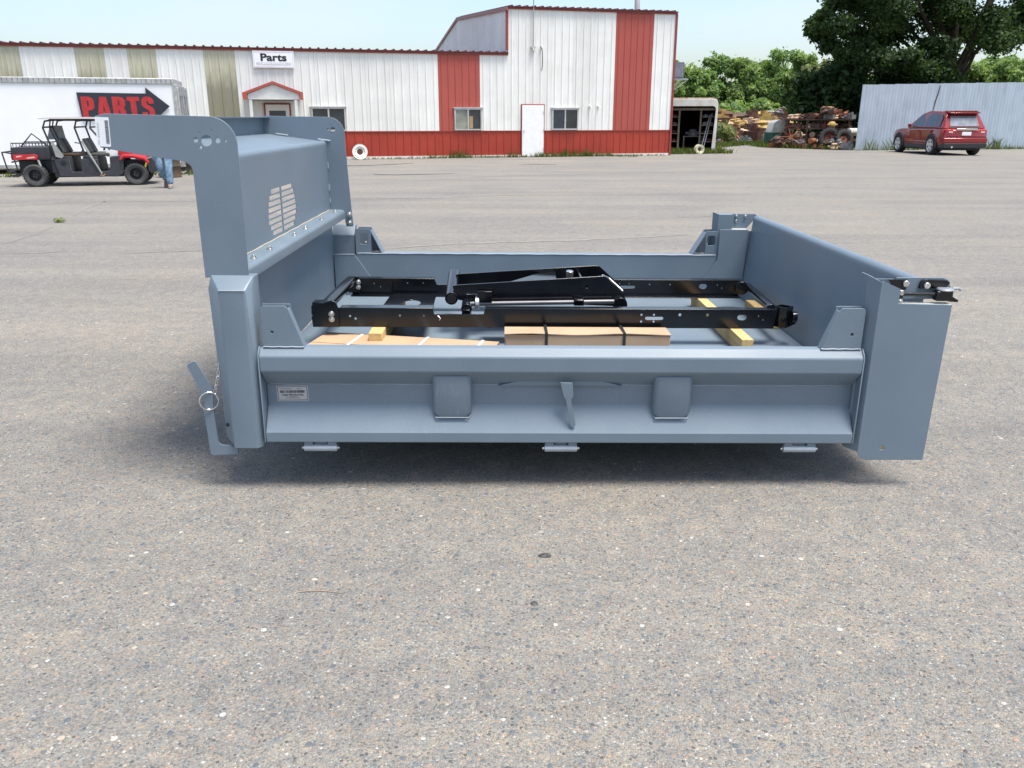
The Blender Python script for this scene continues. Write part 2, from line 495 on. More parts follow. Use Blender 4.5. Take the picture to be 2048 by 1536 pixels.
def tag(o, label, cat, group=None, kind=None):
    if label: o['label'] = label
    if cat: o['category'] = cat
    if group: o['group'] = group
    if kind: o['kind'] = kind
    return o
def thing(name, label, cat, loc=(0, 0, 0), rot=(0, 0, 0), group=None):
    o = bpy.data.objects.new(name, None)
    col.objects.link(o)
    o.empty_display_size = 0.2
    o.location = loc
    o.rotation_euler = rot
    return tag(o, label, cat, group)
def structure(o):
    o['kind'] = 'structure'
    return o
def copy_tree(o, parent=None):
    c = o.copy()
    col.objects.link(c)
    c.parent = parent
    for ch in list(o.children):
        copy_tree(ch, c)
    return c
def lettering(name, text, size, m, T, parent, bold=0.0, sx=1.0, depth=0.002, align='CENTER', spacing=1.0):
    cu = bpy.data.curves.new(name, 'FONT')
    cu.body = text
    cu.size = size
    cu.offset = bold
    cu.extrude = depth
    cu.align_x = align
    cu.space_character = spacing
    cu.resolution_u = 4
    tmp = bpy.data.objects.new(name + "_tmp", cu)
    me = bpy.data.meshes.new_from_object(tmp)
    bpy.data.objects.remove(tmp)
    bpy.data.curves.remove(cu)
    me.materials.clear()
    me.materials.append(m)
    me.transform(Matrix.Diagonal((sx, 1, 1, 1)))
    me.transform(T)
    o = bpy.data.objects.new(name, me)
    col.objects.link(o)
    o.parent = parent
    return o
# text frame facing -y: text x -> x, text y -> z
FACE = Matrix.Rotation(PI / 2, 4, 'X')
def face_at(x, y, z, roll=0.0):
    return Matrix.Translation((x, y, z)) @ FACE @ Matrix.Rotation(roll, 4, 'Z')

def leaf_mesh(name, pts, size, nrm, tint, mat_, parent=None, seed=1, aspect=1.7):
    """many diamond leaf faces, one per point; nrm pulls them towards a facing"""
    g = np.random.default_rng(seed)
    n = len(pts)
    d = g.normal(size=(n, 3)) + nrm * 0.9
    d /= np.linalg.norm(d, axis=1)[:, None] + 1e-9
    a = np.cross(d, g.normal(size=(n, 3)))
    a /= np.linalg.norm(a, axis=1)[:, None] + 1e-9
    b = np.cross(d, a)
    s = size * g.uniform(0.6, 1.35, n)[:, None]
    q = np.stack([pts - a * s * aspect * .5, pts + b * s * .5 + d * s * .12, pts + a * s * aspect * .5, pts - b * s * .5 + d * s * .12], 1).reshape(-1, 3)
    me = bpy.data.meshes.new(name)
    me.vertices.add(4 * n)
    me.vertices.foreach_set("co", q.astype(np.float32).ravel())
    me.loops.add(4 * n)
    me.loops.foreach_set("vertex_index", np.arange(4 * n, dtype=np.int32))
    me.polygons.add(n)
    me.polygons.foreach_set("loop_start", np.arange(0, 4 * n, 4, dtype=np.int32))
    me.update(calc_edges=True)
    at = me.attributes.new("tint", 'FLOAT', 'FACE')
    at.data.foreach_set("value", np.clip(tint, 0, 1).astype(np.float32))
    me.materials.append(mat_)
    o = bpy.data.objects.new(name, me)
    col.objects.link(o)
    if parent is not None:
        o.parent = parent
    return o
def clump_points(centers, radii, per, seed):
    g = np.random.default_rng(seed)
    P, N, Tt = [], [], []
    for c, r in zip(centers, radii):
        d = g.normal(size=(per, 3))
        d /= np.linalg.norm(d, axis=1)[:, None]
        rad = g.uniform(0.25, 1.0, per)[:, None] ** 0.5 * (1 + 0.25 * g.normal(size=(per, 1)))
        P.append(np.array(c) + d * rad * np.array(r))
        N.append(d + np.array([0, 0, 0.7]))
        Tt.append(np.full(per, g.uniform(0.2, 0.8)) + g.normal(0, 0.2, per))
    return np.concatenate(P), np.concatenate(N), np.concatenate(Tt)

# ------------------------------------------------------------------ ground
g = MB().box((-400, -120, -0.30), (400, 700, -0.03))
structure(g.build("ground", M['grass_ground'], smooth=False))
lot = [(-70, -40), (60, -40), (60, 41.4), (25.2, 42.9), (16.4, 41.0), (15.6, 41.6), (14.2, 43.6), (12.9, 45.2), (13.2, 47.5), (14.2, 50.5), (17.0, 53.5), (24, 57), (24, 60.5),
       (16.5, 56.5), (12.0, 50.5), (9.9, 44.5), (9.3, 40.3), (8.0, 38.3), (6.6, 36.6), (2, 52), (-70, 33)]
P = MB().prism(lot, -0.028, 0.0, 'xy')
structure(P.build("parking_lot", M['asphalt'], smooth=False))

def wobble_strip(pts, w, seed):
    rr = random.Random(seed)
    L, Rr = [], []
    for i, (x, y) in enumerate(pts):
        k = w * rr.uniform(0.5, 1.2) * (0.35 if i in (0, len(pts) - 1) else 1)
        L.append((x, y + k)); Rr.append((x, y - k))
    return L + Rr[::-1]
for pts, w in (([(-6.2, 27.6), (-5.4, 28.0), (-4.6, 28.3), (-3.9, 28.9), (-3.4, 29.6)], 0.16), ([(-3.9, 24.0), (-3.75, 23.6), (-3.2, 23.5), (-2.6, 23.7), (-1.6, 24.0)], 0.10), ([(0.2, 28.5), (0.8, 28.7), (1.5, 28.8)], 0.13)):
    o = MB().prism(wobble_strip(pts, w, len(pts)), 0.001, 0.005, 'xy').build("tar_patch", M['tar'], smooth=False)
    structure(o)
o = MB().prism(wobble_strip([(-2.62, 11.45), (-2.5, 11.5), (-2.3, 11.5), (-2.2, 11.45)], 0.05, 4), 0.001, 0.005, 'xy').build("paint_mark", M['chalk'], smooth=False)
structure(o)

# sand washed into long cracks of the asphalt
def ground_px(u, v):
    xc = (u - 1024) / 1657.0
    yc = (768 - v) / 1657.0
    d = Vector((xc, math.cos(PITCH) + yc * math.sin(PITCH), -math.sin(PITCH) + yc * math.cos(PITCH)))
    q = d * (-CAM_H / d.z)
    return q.x, q.y
def crack(name, pts, w, seed):
    rr = random.Random(seed)
    P_ = []
    for (x0, y0), (x1, y1) in zip(pts[:-1], pts[1:]):
        n = max(2, int(math.hypot(x1 - x0, y1 - y0) / .12))
        for i in range(n):
            t = i / n
            P_.append((x0 + (x1 - x0) * t + rr.uniform(-.015, .015), y0 + (y1 - y0) * t + rr.uniform(-.015, .015)))
    P_.append(pts[-1])
    V, F = [], []
    nx, ny = -(pts[-1][1] - pts[0][1]), pts[-1][0] - pts[0][0]
    l = math.hypot(nx, ny); nx /= l; ny /= l
    for i, (x, y) in enumerate(P_):
        k = w * rr.uniform(.25, 1.25) * min(1, .15 + i * .2, .15 + (len(P_) - 1 - i) * .2)
        k2 = w * rr.uniform(.25, 1.25) * min(1, .15 + i * .2, .15 + (len(P_) - 1 - i) * .2)
        V += [(x + nx * k, y + ny * k, .0035), (x - nx * k2, y - ny * k2, .0035)]
        if i:
            F.append((2 * i - 2, 2 * i - 1, 2 * i + 1, 2 * i))
    structure(MB().add(V, F).build(name, M['sand'], smooth=False))
for i, (pl_, w) in enumerate(([[(-40, 417), (60, 410), (150, 404), (240, 403), (330, 403), (420, 402)], .05], [[(690, 396), (860, 397), (1000, 391), (1300, 389), (1520, 388)], .05], [[(-30, 509), (60, 507), (130, 503)], .055], [[(230, 508), (330, 504), (430, 500)], .03],
        [[(-10, 492), (60, 473), (110, 452)], .018], [[(145, 432), (180, 412), (240, 393)], .035], [[(820, 362), (1000, 352), (1250, 346), (1420, 343)], .06], [[(1330, 436), (1480, 431)], .03], [[(730, 500), (900, 488), (1150, 481), (1380, 470)], .07])):
    crack("sand_crack", [ground_px(*p) for p in pl_], w, i)

# loose grit lying on the asphalt near the camera
gr = np.random.default_rng(5)
gm = MB()
for i in range(900):
    y = 1.3 + 4.5 * gr.random() ** 1.3
    x = (gr.random() - 0.5) * (1.4 * y + 1.0)
    r = gr.uniform(0.002, 0.0055)
    k = 5
    ang = gr.uniform(0, 6.28)
    ring = [(x + r * gr.uniform(.7, 1.4) * math.cos(ang + 2 * PI * j / k), y + r * gr.uniform(.7, 1.2) * math.sin(ang + 2 * PI * j / k), 0.0005) for j in range(k)]
    top = [(x + (p[0] - x) * .6, y + (p[1] - y) * .6, r * gr.uniform(.5, 1.0)) for p in ring]
    gm.loft([ring, top], mi=int(gr.integers(0, 4)))
o = gm.build("loose_gravel", [mat("grit_grey", (0.20, 0.20, 0.20), 0.9), mat("grit_tan", (0.34, 0.27, 0.21), 0.9), mat("grit_pale", (0.38, 0.365, 0.34), 0.8), mat("grit_blue", (0.13, 0.15, 0.17), 0.9)], smooth=False)
o['kind'] = 'stuff'

# ------------------------------------------------------------------ grass and weeds (uncountable)
def blades(name, areas, per_m2, h, seed, mt, lean=0.35, w=0.02):
    g = np.random.default_rng(seed)
    V, F, T = [], [], []
    for (x0, y0, x1, y1, dens, hh) in areas:
        L = math.hypot(x1 - x0, y1 - y0)
        n = int(L * dens)
        for i in range(n):
            t = g.random()
            x = x0 + (x1 - x0) * t + g.normal(0, w * 6)
            y = y0 + (y1 - y0) * t + g.normal(0, w * 6)
            H = hh * g.uniform(0.4, 1.3)
            a = g.uniform(0, 6.28)
            dx, dy = g.normal(0, lean * H, 2)
            ww = w * g.uniform(.6, 1.4)
            o = len(V)
            V += [(x - ww * math.cos(a), y - ww * math.sin(a), 0), (x + ww * math.cos(a), y + ww * math.sin(a), 0), (x + dx * .5 + ww * .7 * math.cos(a), y + dy * .5 + ww * .7 * math.sin(a), H * .6), (x + dx, y + dy, H)]
            F += [(o, o + 1, o + 2), (o, o + 2, o + 3)]
            tt = g.random()
            T += [tt, tt]
    me = bpy.data.meshes.new(name)
    me.from_pydata(V, [], F)
    at = me.attributes.new("tint", 'FLOAT', 'FACE')
    at.data.foreach_set("value", np.array(T, dtype=np.float32))
    me.materials.append(mt)
    o = bpy.data.objects.new(name, me)
    col.objects.link(o)
    o['kind'] = 'stuff'
    return o

FA = 0.262768
FO = Vector((-6.14, 32.5, 0))
fe = Vector((math.cos(FA), math.sin(FA), 0))
fn = Vector((-math.sin(FA), math.cos(FA), 0))
def fpt(s, d=0.0):
    q = FO + fe * s + fn * d
    return q.x, q.y
ar = []
for s0, s1, dens, hh in ((0.2, 3, 60, .08), (3, 5, 130, .14), (5.0, 7.2, 110, .10), (7.2, 10.5, 190, .17), (10.5, 13.1, 60, .08), (-6, 0, 30, .08)):
    ar.append((*fpt(s0, -.18), *fpt(s1, -.18), dens, hh))
for s0, d0 in ((3.9, -.12), (4.1, -.12), (6.2, -.12), (8.3, -.15), (8.6, -.15), (9.3, -.2), (10.3, -.3), (10.6, -.5), (11.0, -.8)):
    ar.append((*fpt(s0, d0), *fpt(s0 + .35, d0 - .05), 120, .28 if d0 > -.25 else .1))
blades("weeds", ar, 0, 0, 3, M['blade'], w=0.014)
ar = []
for k in range(14):
    ar.append((6.7, 37.0 + k * .16, 9.4, 37.6 + k * .18, 55, .20))
for k in range(22):
    ar.append((9.2 + k * .05, 41.5 + k * .35, 10.5 + k * .3, 45.0 + k * .45, 30, .16))
for k in range(16):
    ar.append((13.4 + .05 * k, 45.2 + k * .2, 16.2, 41.8 + k * .16, 60, .22))
for k in range(10):
    ar.append((13.2 + .1 * k, 47.0 + .3 * k, 13.6 + .1 * k, 45.4, 30, .14))
blades("grass", ar, 0, 0, 4, M['blade'], w=0.03)
ar = []
for s in np.linspace(0.5, 9.0, 15):
    ar.append((16.43 + s * .98 + rng.uniform(-.3, .3), 41.05 + s * .203, 16.43 + s * .98 + .4, 41.05 + s * .203 + .05, 60, rng.choice((.18, .3, .5))))
blades("wall_weeds", ar, 0, 0, 6, M['blade'], w=0.022)
ar = [(-11.5, 22.9, -7.6, 24.1, 60, .12), (-14.5, 22.4, -11.5, 22.9, 40, .12)]
blades("weeds_under_trailer", ar, 0, 0, 8, M['blade'], w=0.025)

# ------------------------------------------------------------------ the shop building
def sheet(name, parent, s0, s1, z0, z1, m, y=0.0, pitch=0.3, rib=0.024, axis='x'):
    """one ribbed steel sheet (real folds), front towards -y"""
    prof = [(s0, 0)]
    n = max(1, round((s1 - s0) / pitch))
    st = (s1 - s0) / n
    for i in range(n):
        c = s0 + (i + .5) * st
        prof += [(c - .035, 0), (c - .014, -rib), (c + .014, -rib), (c + .035, 0)]
        for k in (-.26, .26):
            pass
    prof.append((s1, 0))
    back = [(s1, .012), (s0, .012)]
    mb = MB().prism([(a, y + b) for a, b in prof + back], z0, z1, 'xy')
    return mb.build(name, m, parent, smooth=False)

low = thing("parts_shop", "long low white steel shop building with a red skirt and algae stained wall strips", "building", FO, (0, 0, FA))
MB().box((-24, .02, 0), (6.2, 12, 3.80)).build("wall_core", M['darkin'], low, smooth=False)
stripes = [(-24, -19.0, 'white'), (-19.0, -17.3, 'beige'), (-17.3, -12.3, 'white'), (-12.3, -10.68, 'beige'), (-10.68, -9.0, 'white'), (-9.0, -8.08, 'beige'), (-8.08, -7.35, 'white'), (-7.35, -6.43, 'beige'), (-6.43, -4.87, 'white'),
           (-4.87, -3.82, 'beige'), (-3.82, 3.46, 'white'), (3.46, 5.08, 'redfade'), (5.08, 6.2, 'white')]
for a, b, k in stripes:
    n = max(1, round((b - a) / 0.9))
    w = (b - a) / n
    for i in range(n):
        sheet("wall_panel", low, a + i * w + .002, a + (i + 1) * w - .002, 1.0, 3.80, M[k], y=-.002 * (i % 2))
n = 33
for i in range(n):
    a = -24 + i * (30.2 / n)
    sheet("skirt_panel", low, a + .002, a + 30.2 / n - .002, 0.09, 0.985, M['red'], y=-.004)
MB().box((-24, -.035, .985), (6.2, .0, 1.012)).build("skirt_flashing", M['redtrim'], low, smooth=False)
MB().box((-24, -.03, .0), (6.2, .0, .088)).build("base_strip", M['whitetrim'], low, smooth=False)
def ribbed_roof(parent, s0, s1, zf, zb, d0, d1, m):
    prof = [(s0, 0)]
    k = int((s1 - s0) / .3)
    st = (s1 - s0) / k
    for i in range(k):
        c = s0 + (i + .5) * st
        prof += [(c - .05, 0), (c - .022, .045), (c + .022, .045), (c + .05, 0)]
    prof += [(s1, 0), (s1, -.03), (s0, -.03)]
    mb = MB()
    mb.loft([[(a, d0, zf + b) for a, b in prof], [(a, d1, zb + b) for a, b in prof]])
    return mb.build("roof", m, parent, smooth=False)
ribbed_roof(low, -24, 6.195, 3.87, 4.05, -.12, 12, M['roof'])
MB().box((-24, -.06, 3.765), (6.195, -.03, 3.838)).build("eave_trim", M['redtrim'], low, smooth=False)

def window(parent, s0, s1, z0, z1, left, right, sill=True):
    f = MB()
    f.prism(rect(s0, z0, s1, z1), -.075, .0, 'xz', holes=[rect(s0 + .05, z0 + .05, s1 - .05, z1 - .05)])
    c = (s0 + s1) / 2
    f.box((c - .028, -.068, z0 + .05), (c + .028, -.012, z1 - .05))
    w = f.build("window", M['alu'], parent, smooth=False)
    MB().box((s0 - .05, -.10, z1), (s1 + .05, .0, z1 + .035)).build("drip_cap", M['alu'], w, smooth=False)
    MB().box((s0 + .05, -.034, z0 + .05), (c - .028, -.028, z1 - .05)).build("pane", left, w, smooth=False)
    MB().box((c + .028, -.034, z0 + .05), (s1 - .05, -.028, z1 - .05)).build("pane", right, w, smooth=False)
    return w
window(low, -1.31, -.07, 1.02, 1.86, M['glass'], M['glass'])
w2 = window(low, 4.05, 5.13, 1.03, 1.84, M['curtain'], M['glass'])
MB().box((4.64, -.042, 1.10), (4.78, -.034, 1.55)).build("folded_card", mat("tan_card", (0.35, 0.25, 0.13), 0.8), w2, smooth=False)
# door 1 beneath the canopy
d = MB().box((-2.98, -.06, .0), (-2.03, .0, 2.0)).build("door", M['redtrim'], low, smooth=False)
MB().box((-2.92, -.085, .03), (-2.09, -.06, 1.95)).build("door_leaf", M['whitetrim'], d, smooth=False)
MB().box((-2.80, -.092, 1.2), (-2.22, -.084, 1.74)).build("pane", M['glass'], d, smooth=False)
# canopy
can = MB()
roofL = [(-3.62, 2.22), (-2.60, 2.60), (-1.62, 2.24), (-1.62, 2.33), (-2.60, 2.69), (-3.62, 2.31)]
c_root = can.prism(roofL, -1.45, -.02, 'xz').build("canopy_roof", M['roof'], low, smooth=False)
MB().prism([(-3.46, 2.1), (-1.74, 2.1), (-1.74, 2.28), (-2.60, 2.595), (-3.46, 2.275)], -1.40, -1.36, 'xz').build("gable_board", M['whitetrim'], c_root, smooth=False)
MB().prism([(-3.62, 2.08), (-3.48, 2.10), (-3.48, 2.285), (-2.60, 2.605), (-1.72, 2.285), (-1.72, 2.10), (-1.60, 2.08), (-1.60, 2.335), (-2.60, 2.70), (-3.64, 2.315)], -1.49, -1.452, 'xz').build("gable_trim", M['redfade'], c_root, smooth=False)
MB().box((-3.46, -1.355, 2.09), (-1.74, -.02, 2.12)).build("canopy_ceiling", mat("brown_soffit", (0.13, 0.10, 0.09), 0.8), c_root, smooth=False)
for s in (-3.38, -1.86):
    MB().box((s - .05, -1.40, 0), (s + .05, -1.30, 2.089)).build("canopy_post", M['whitetrim'], low, smooth=False)

tall = thing("tall_shop", "taller white steel shop bay with one broad faded red stripe at its end", "building", FO, (0, 0, FA))
TE = 13.12
gable = [(0.02, 0), (18, 0), (18, 4.7), (15.5, 4.95), (9.4, 6.0), (0.02, 5.42)]
MB().prism(gable, 6.205, TE, 'yz').build("wall_core", M['darkin'], tall, smooth=False)
for a, b, k in [(6.2, 10.59, 'white'), (10.59, 12.2, 'redfade'), (12.2, TE, 'white')]:
    n = max(1, round((b - a) / 0.9))
    w = (b - a) / n
    for i in range(n):
        sheet("wall_panel", tall, a + i * w + .002, a + (i + 1) * w - .002, 1.0, 5.42, M[k], y=-.002 * (i % 2))
for i in range(8):
    a = 6.2 + i * ((TE - 6.2) / 8)
    sheet("skirt_panel", tall, a + .002, a + (TE - 6.2) / 8 - .002, .09, .985, M['red'], y=-.004)
MB().box((6.2, -.035, .985), (TE, .0, 1.012)).build("skirt_flashing", M['redtrim'], tall, smooth=False)
MB().box((6.2, -.03, 0), (TE, .0, .088)).build("base_strip", M['whitetrim'], tall, smooth=False)
# gable side above the low roof
for i in range(16):
    y0, y1 = .05 + i * .97, .05 + (i + 1) * .97 - .004
    zt = lambda y: 5.42 + (6.0 - 5.42) * y / 9.4 if y < 9.4 else 6.0 - (y - 9.4) * .172
    mb = MB()
    k = 3
    for j in range(k):
        a = y0 + (y1 - y0) * j / k
        b = y0 + (y1 - y0) * (j + 1) / k
        zb = 3.9
        mb.prism([(a, zb), (b, zb), (b, zt(b)), (a, zt(a))], 6.190, 6.2045, 'yz')
        mb.box((6.172, a + .02, zb), (6.191, a + .06, zt(a + .04)))
    mb.build("gable_panel", M['gablelift'], tall, smooth=False)
rp = [(-.12, 5.47), (9.4, 6.06), (16.2, 4.9)]
mb = MB()
mb.prism([(y, z) for y, z in rp] + [(y, z - .13) for y, z in rp[::-1]], 6.12, 6.168, 'yz')
mb.build("rake_trim", mat("rose_trim", (0.30, 0.12, 0.11), 0.5), tall, smooth=False)
ribbed_roof(tall, 6.18, TE + .06, 5.50, 6.08, -.12, 9.4, M['roof'])
mb = MB()
mb.loft([[(6.18, 9.4, 6.08), (TE + .06, 9.4, 6.08), (TE + .06, 9.4, 6.05), (6.18, 9.4, 6.05)], [(6.18, 18, 4.62), (TE + .06, 18, 4.62), (TE + .06, 18, 4.59), (6.18, 18, 4.59)]])
mb.build("rear_roof", M['roof'], tall, smooth=False)
MB().box((6.2, -.06, 5.40), (TE + .06, -.03, 5.468)).build("eave_trim", M['redtrim'], tall, smooth=False)
MB().box((6.10, -.055, 3.95), (6.198, -.0, 5.40)).build("corner_trim", M['redtrim'], tall, smooth=False)
MB().box((TE + .001, -.055, 0.0), (TE + .075, .1, 5.40)).build("corner_trim", M['redtrim'], tall, smooth=False)
window(tall, 7.99, 9.09, 1.03, 1.84, M['carglass'], M['glass'])
d = MB().box((6.72, -.05, .0), (7.68, .0, 2.0)).build("door", M['redtrim'], tall, smooth=False)
MB().box((6.755, -.075, .02), (7.645, -.05, 1.965)).build("door_leaf", M['doorwhite'], d, smooth=False)
MB().tube([(6.83, -.075, 1.0), (6.83, -.12, 1.0)], .022, 10).build("handle", M['galv'], d)
for z in (.3, 1.0, 1.7):
    MB().cyl((7.64, -.085, z - .05), (7.64, -.085, z + .05), .012, 8).build("hinge", M['galv'], d)
for s in (9.56, 9.92):
    mb = MB()
    mb.box((s - .05, -.04, 1.87), (s + .05, 0, 1.97)).tube([(s, -.04, 1.93), (s + .02, -.14, 1.93), (s + .03, -.16, 1.86)], .028, 8)
    mb.build("wall_vent", M['whitetrim'], tall)
vp = MB()
vp.cyl((11.95, 1.2, 5.3), (11.95, 1.2, 6.6), .11, 14)
vp.build("flue_pipe", mat("pale_flue_metal", (0.60, 0.58, 0.55), 0.4, 0.3), tall)
# power mast with bracket and loose cable
q = fpt(7.18, -.10)
mast = thing("service_mast", "thin grey power service mast rising past the roof edge of the tall shop", "service mast", (q[0], q[1], 4.05), (0, 0, FA))
MB().cyl((0, 0, .05), (0, 0, 3.0), .022, 8).build("pipe", M['galv'], mast)
MB().box((-.09, -.03, .0), (.09, .09, .05)).tube([(0, 0, .0), (0, -.05, -.10), (0, -.02, -.16)], .03, 8).build("bracket", M['alu'], mast)
q = fpt(7.5, -.06)
cab = thing("loose_cable", "short black cable hanging from a white insulator on the tall white wall", "cable", (q[0], q[1], 3.2), (0, 0, FA))
MB().cyl((0, -.02, .86), (0, .03, .86), .05, 10).build("insulator", M['whitetrim'], cab)
MB().tube([(-.03, -.02, .92), (.03, -.05, .80), (.05, -.04, .62), (.06, -.03, .3), (.03, -.03, 0.02)], .014, 6).build("cable", M['ink'], cab)

# the Parts sign on the low wall
q = fpt(-2.5, -.075)
ps = thing("parts_sign", "white rectangular sign lettered Parts above the small red gabled entrance", "sign", (q[0], q[1], 3.2), (0, 0, FA))
MB().box((-.71, -.02, .0), (.71, .045, .565)).build("board", M['signwhite'], ps, smooth=False)
MB().prism(rect(-.68, .03, .68, .535), -.024, -.0195, 'xz', holes=[rect(-.665, .045, .665, .52)]).build("border_line", M['lightink'], ps, smooth=False)
lettering("lettering", "Parts", .34, M['ink'], face_at(0, -.0235, .235), ps, bold=.011, sx=1.32, depth=.002)
MB().prism(slot(0, .135, 1.22, .09), -.0235, -.0195, 'xz').build("caption_bar", M['lightink'], ps, smooth=False)
cb = MB()
for i in range(19):
    x = -.40 + i * .044
    if i in (7, 10): continue
    cb.box((x, -.0255, .115), (x + .024, -.0236, .115 + (.045 if i % 3 else .03)))
cb.build("caption_print", M['signwhite'], ps, smooth=False)

# air conditioner on the right-hand end wall
q = fpt(TE + .08, .5)
ac = thing("air_conditioner", "dark grey air conditioner on a wall bracket at the tall shop's far corner", "air conditioner", (q[0], q[1], 2.95), (0, 0, FA))
MB().box((.0, -.35, .08), (.50, .35, .70)).build("casing", mat("grey_ac_casing", (0.12, 0.12, 0.14), 0.6), ac, bevel=.01)
fins = MB()
for i in range(9):
    fins.box((.05 + i * .045, -.362, .14), (.075 + i * .045, -.351, .64))
fins.build("grille", mat("ac_fins", (0.25, 0.28, 0.34), 0.5), ac, smooth=False)
br = MB()
for y in (-.3, .3):
    br.box((0, y - .02, .03), (.72, y + .02, .078)).tube([(0, y, -.45), (.70, y, .04)], .018, 6)
br.build("bracket", M['galv'], ac)

# truck rim leaning on the skirt
def truck_rim(name, label, cat, loc, rot, r, m, depth=.2, holes=10):
    t = thing(name, label, cat, loc, rot)
    T = Matrix.Translation((0, 0, r)) @ Matrix.Rotation(PI / 2, 4, 'X')
    prof = [(r * .40, .0), (r * .62, .02), (r * .74, .05), (r * .86, .03), (r * .90, .045), (r, .05), (r, .02), (r * .93, .0), (r * .88, -.05), (r * .88, -depth), (r, -depth), (r, -depth - .02), (r * .82, -depth - .02), (r * .82, -.02), (r * .40, -.03)]
    MB().lathe(prof, 28, T, closed=True).build("rim", m, t)
    hm = MB()
    for i in range(holes):
        a = 2 * PI * i / holes
        x, z = .62 * r * math.cos(a), .62 * r * math.sin(a)
        hm.cyl((x, -.027, r + z), (x, -.018, r + z), r * .055, 8)
    hm.build("bolt_hole", M['ink'], t)
    MB().cyl((0, .06, r), (0, -.004, r), r * .395, 20).build("hub_bore", mat("rim_bore_brown", (0.09, 0.035, 0.025), 0.8), t)
    return t
q = fpt(.36, -.37)
truck_rim("wheel_disc", "white ten-hole truck wheel rim leaning against the red skirt wall", "wheel rim", (q[0], q[1], 0.0), (R(-7), 0, FA), .28, M['whitetrim'], .12)

# ------------------------------------------------------------------ box trailer with the arrow sign
TO = Vector((-9.62, 25.0, 0))
tr = thing("box_trailer", "white box trailer body standing on the ground behind the utility buggy", "trailer", TO, (0, 0, FA))
MB().box((-12.5, .0, .25), (-.04, 2.45, 2.40)).build("side_wall", M['trailer'], tr, smooth=False)
tb = MB().box((-12.5, -.03, 2.40), (0, 2.48, 2.56))
tb.build("top_rail", M['trailgrey'], tr, bevel=.015)
rv = MB()
for i in range(96):
    rv.cyl((-12.4 + i * .13, -.038, 2.44), (-12.4 + i * .13, -.03, 2.44), .014, 6)
    rv.box((-12.4 + i * .13 - .012, -.036, 2.47), (-12.4 + i * .13 + .012, -.03, 2.53))
o = rv.build("rail_rivets", mat("dull_rivet", (0.20, 0.20, 0.20), 0.5, 0.3), tr, smooth=False)
o['kind'] = 'stuff'
MB().box((-12.5, -.025, .17), (-.04, 2.47, .248)).build("bottom_rail", M['trailgrey'], tr, smooth=False)
MB().box((-.038, -.03, .17), (.06, 2.48, 2.397)).build("rear_frame", M['trailgrey'], tr, bevel=.01)
for y0, y1 in ((.08, 1.21), (1.24, 2.38)):
    dd = MB().box((.061, y0, .3), (.10, y1, 2.32)).build("rear_door", M['trailgrey'], tr, bevel=.008)
    rods = MB()
    for yy in (y0 + .3, y1 - .3):
        rods.cyl((.13, yy, .26), (.13, yy, 2.36), .018, 8)
        rods.box((.10, yy - .04, 1.0), (.14, yy + .04, 1.1)).box((.10, yy - .04, 2.1), (.14, yy + .04, 2.18)).box((.10, yy - .04, .5), (.14, yy + .04, .58))
    rods.build("lock_rod", M['galv'], dd)
lg = MB()
for x in (-10.5, -3.6, -1.2):
    lg.box((x - .1, .4, 0), (x + .1, .6, .17)).box((x - .1, 1.8, 0), (x + .1, 2.0, .17))
lg.build("support_block", M['oldwood'], tr, smooth=False)
q = TO + fe * -1.35 + fn * -.045
asn = thing("arrow_sign", "black arrow board with red letters PARTS pointing right on the trailer", "sign", (q.x, q.y, 1.36), (0, 0, FA))
arrow = [(-1.19, .81), (.60, .79), (.60, .955), (1.19, .45), (.60, -.06), (.60, .10), (-1.13, .12)]
MB().prism(arrow, -.012, .018, 'xz').build("board", M['arrowblack'], asn, smooth=False)
def glyphs():
    B_ = {}
    B_['P'] = ([(0, 0), (.15, 0), (.15, .24), (.28, .26), (.335, .34), (.335, .52), (.29, .60), (.20, .64), (0, .64)], [[(.15, .35), (.19, .37), (.19, .51), (.15, .53)]])
    B_['A'] = ([(0, 0), (.145, 0), (.16, .12), (.225, .12), (.24, 0), (.385, 0), (.28, .64), (.105, .64)], [[(.168, .22), (.217, .22), (.1925, .43)]])
    B_['R'] = ([(0, 0), (.15, 0), (.15, .27), (.185, .24), (.19, 0), (.34, 0), (.34, .22), (.29, .31), (.34, .38), (.34, .54), (.29, .61), (.20, .64), (0, .64)], [[(.15, .38), (.19, .40), (.19, .52), (.15, .54)]])
    B_['T'] = ([(.09, 0), (.24, 0), (.24, .52), (.33, .52), (.33, .64), (0, .64), (0, .52), (.09, .52)], [])
    B_['S'] = ([(0, .20), (0, .10), (.05, .02), (.13, -.01), (.22, -.01), (.31, .04), (.345, .12), (.34, .25), (.29, .34), (.15, .42), (.14, .50), (.17, .53), (.195, .50), (.195, .44), (.335, .44), (.33, .54), (.28, .62), (.21, .65), (.12, .65), (.04, .61), (.005, .52), (.01, .40), (.06, .33), (.19, .24), (.20, .15), (.17, .10), (.145, .13), (.145, .20)], [])
    return B_
G_ = glyphs()
x = -1.10
for ch, w in (('P', .375), ('A', .42), ('R', .385), ('T', .37), ('S', .36)):
    out, hol = G_[ch]
    tf = lambda p: (x + p[0] * .98, .105 + p[1] * .93)
    MB().prism([tf(p) for p in out], -.018, -.0125, 'xz', holes=[[tf(p) for p in h] for h in hol]).build("letter", M['arrowred'], asn, smooth=False)
    x += w

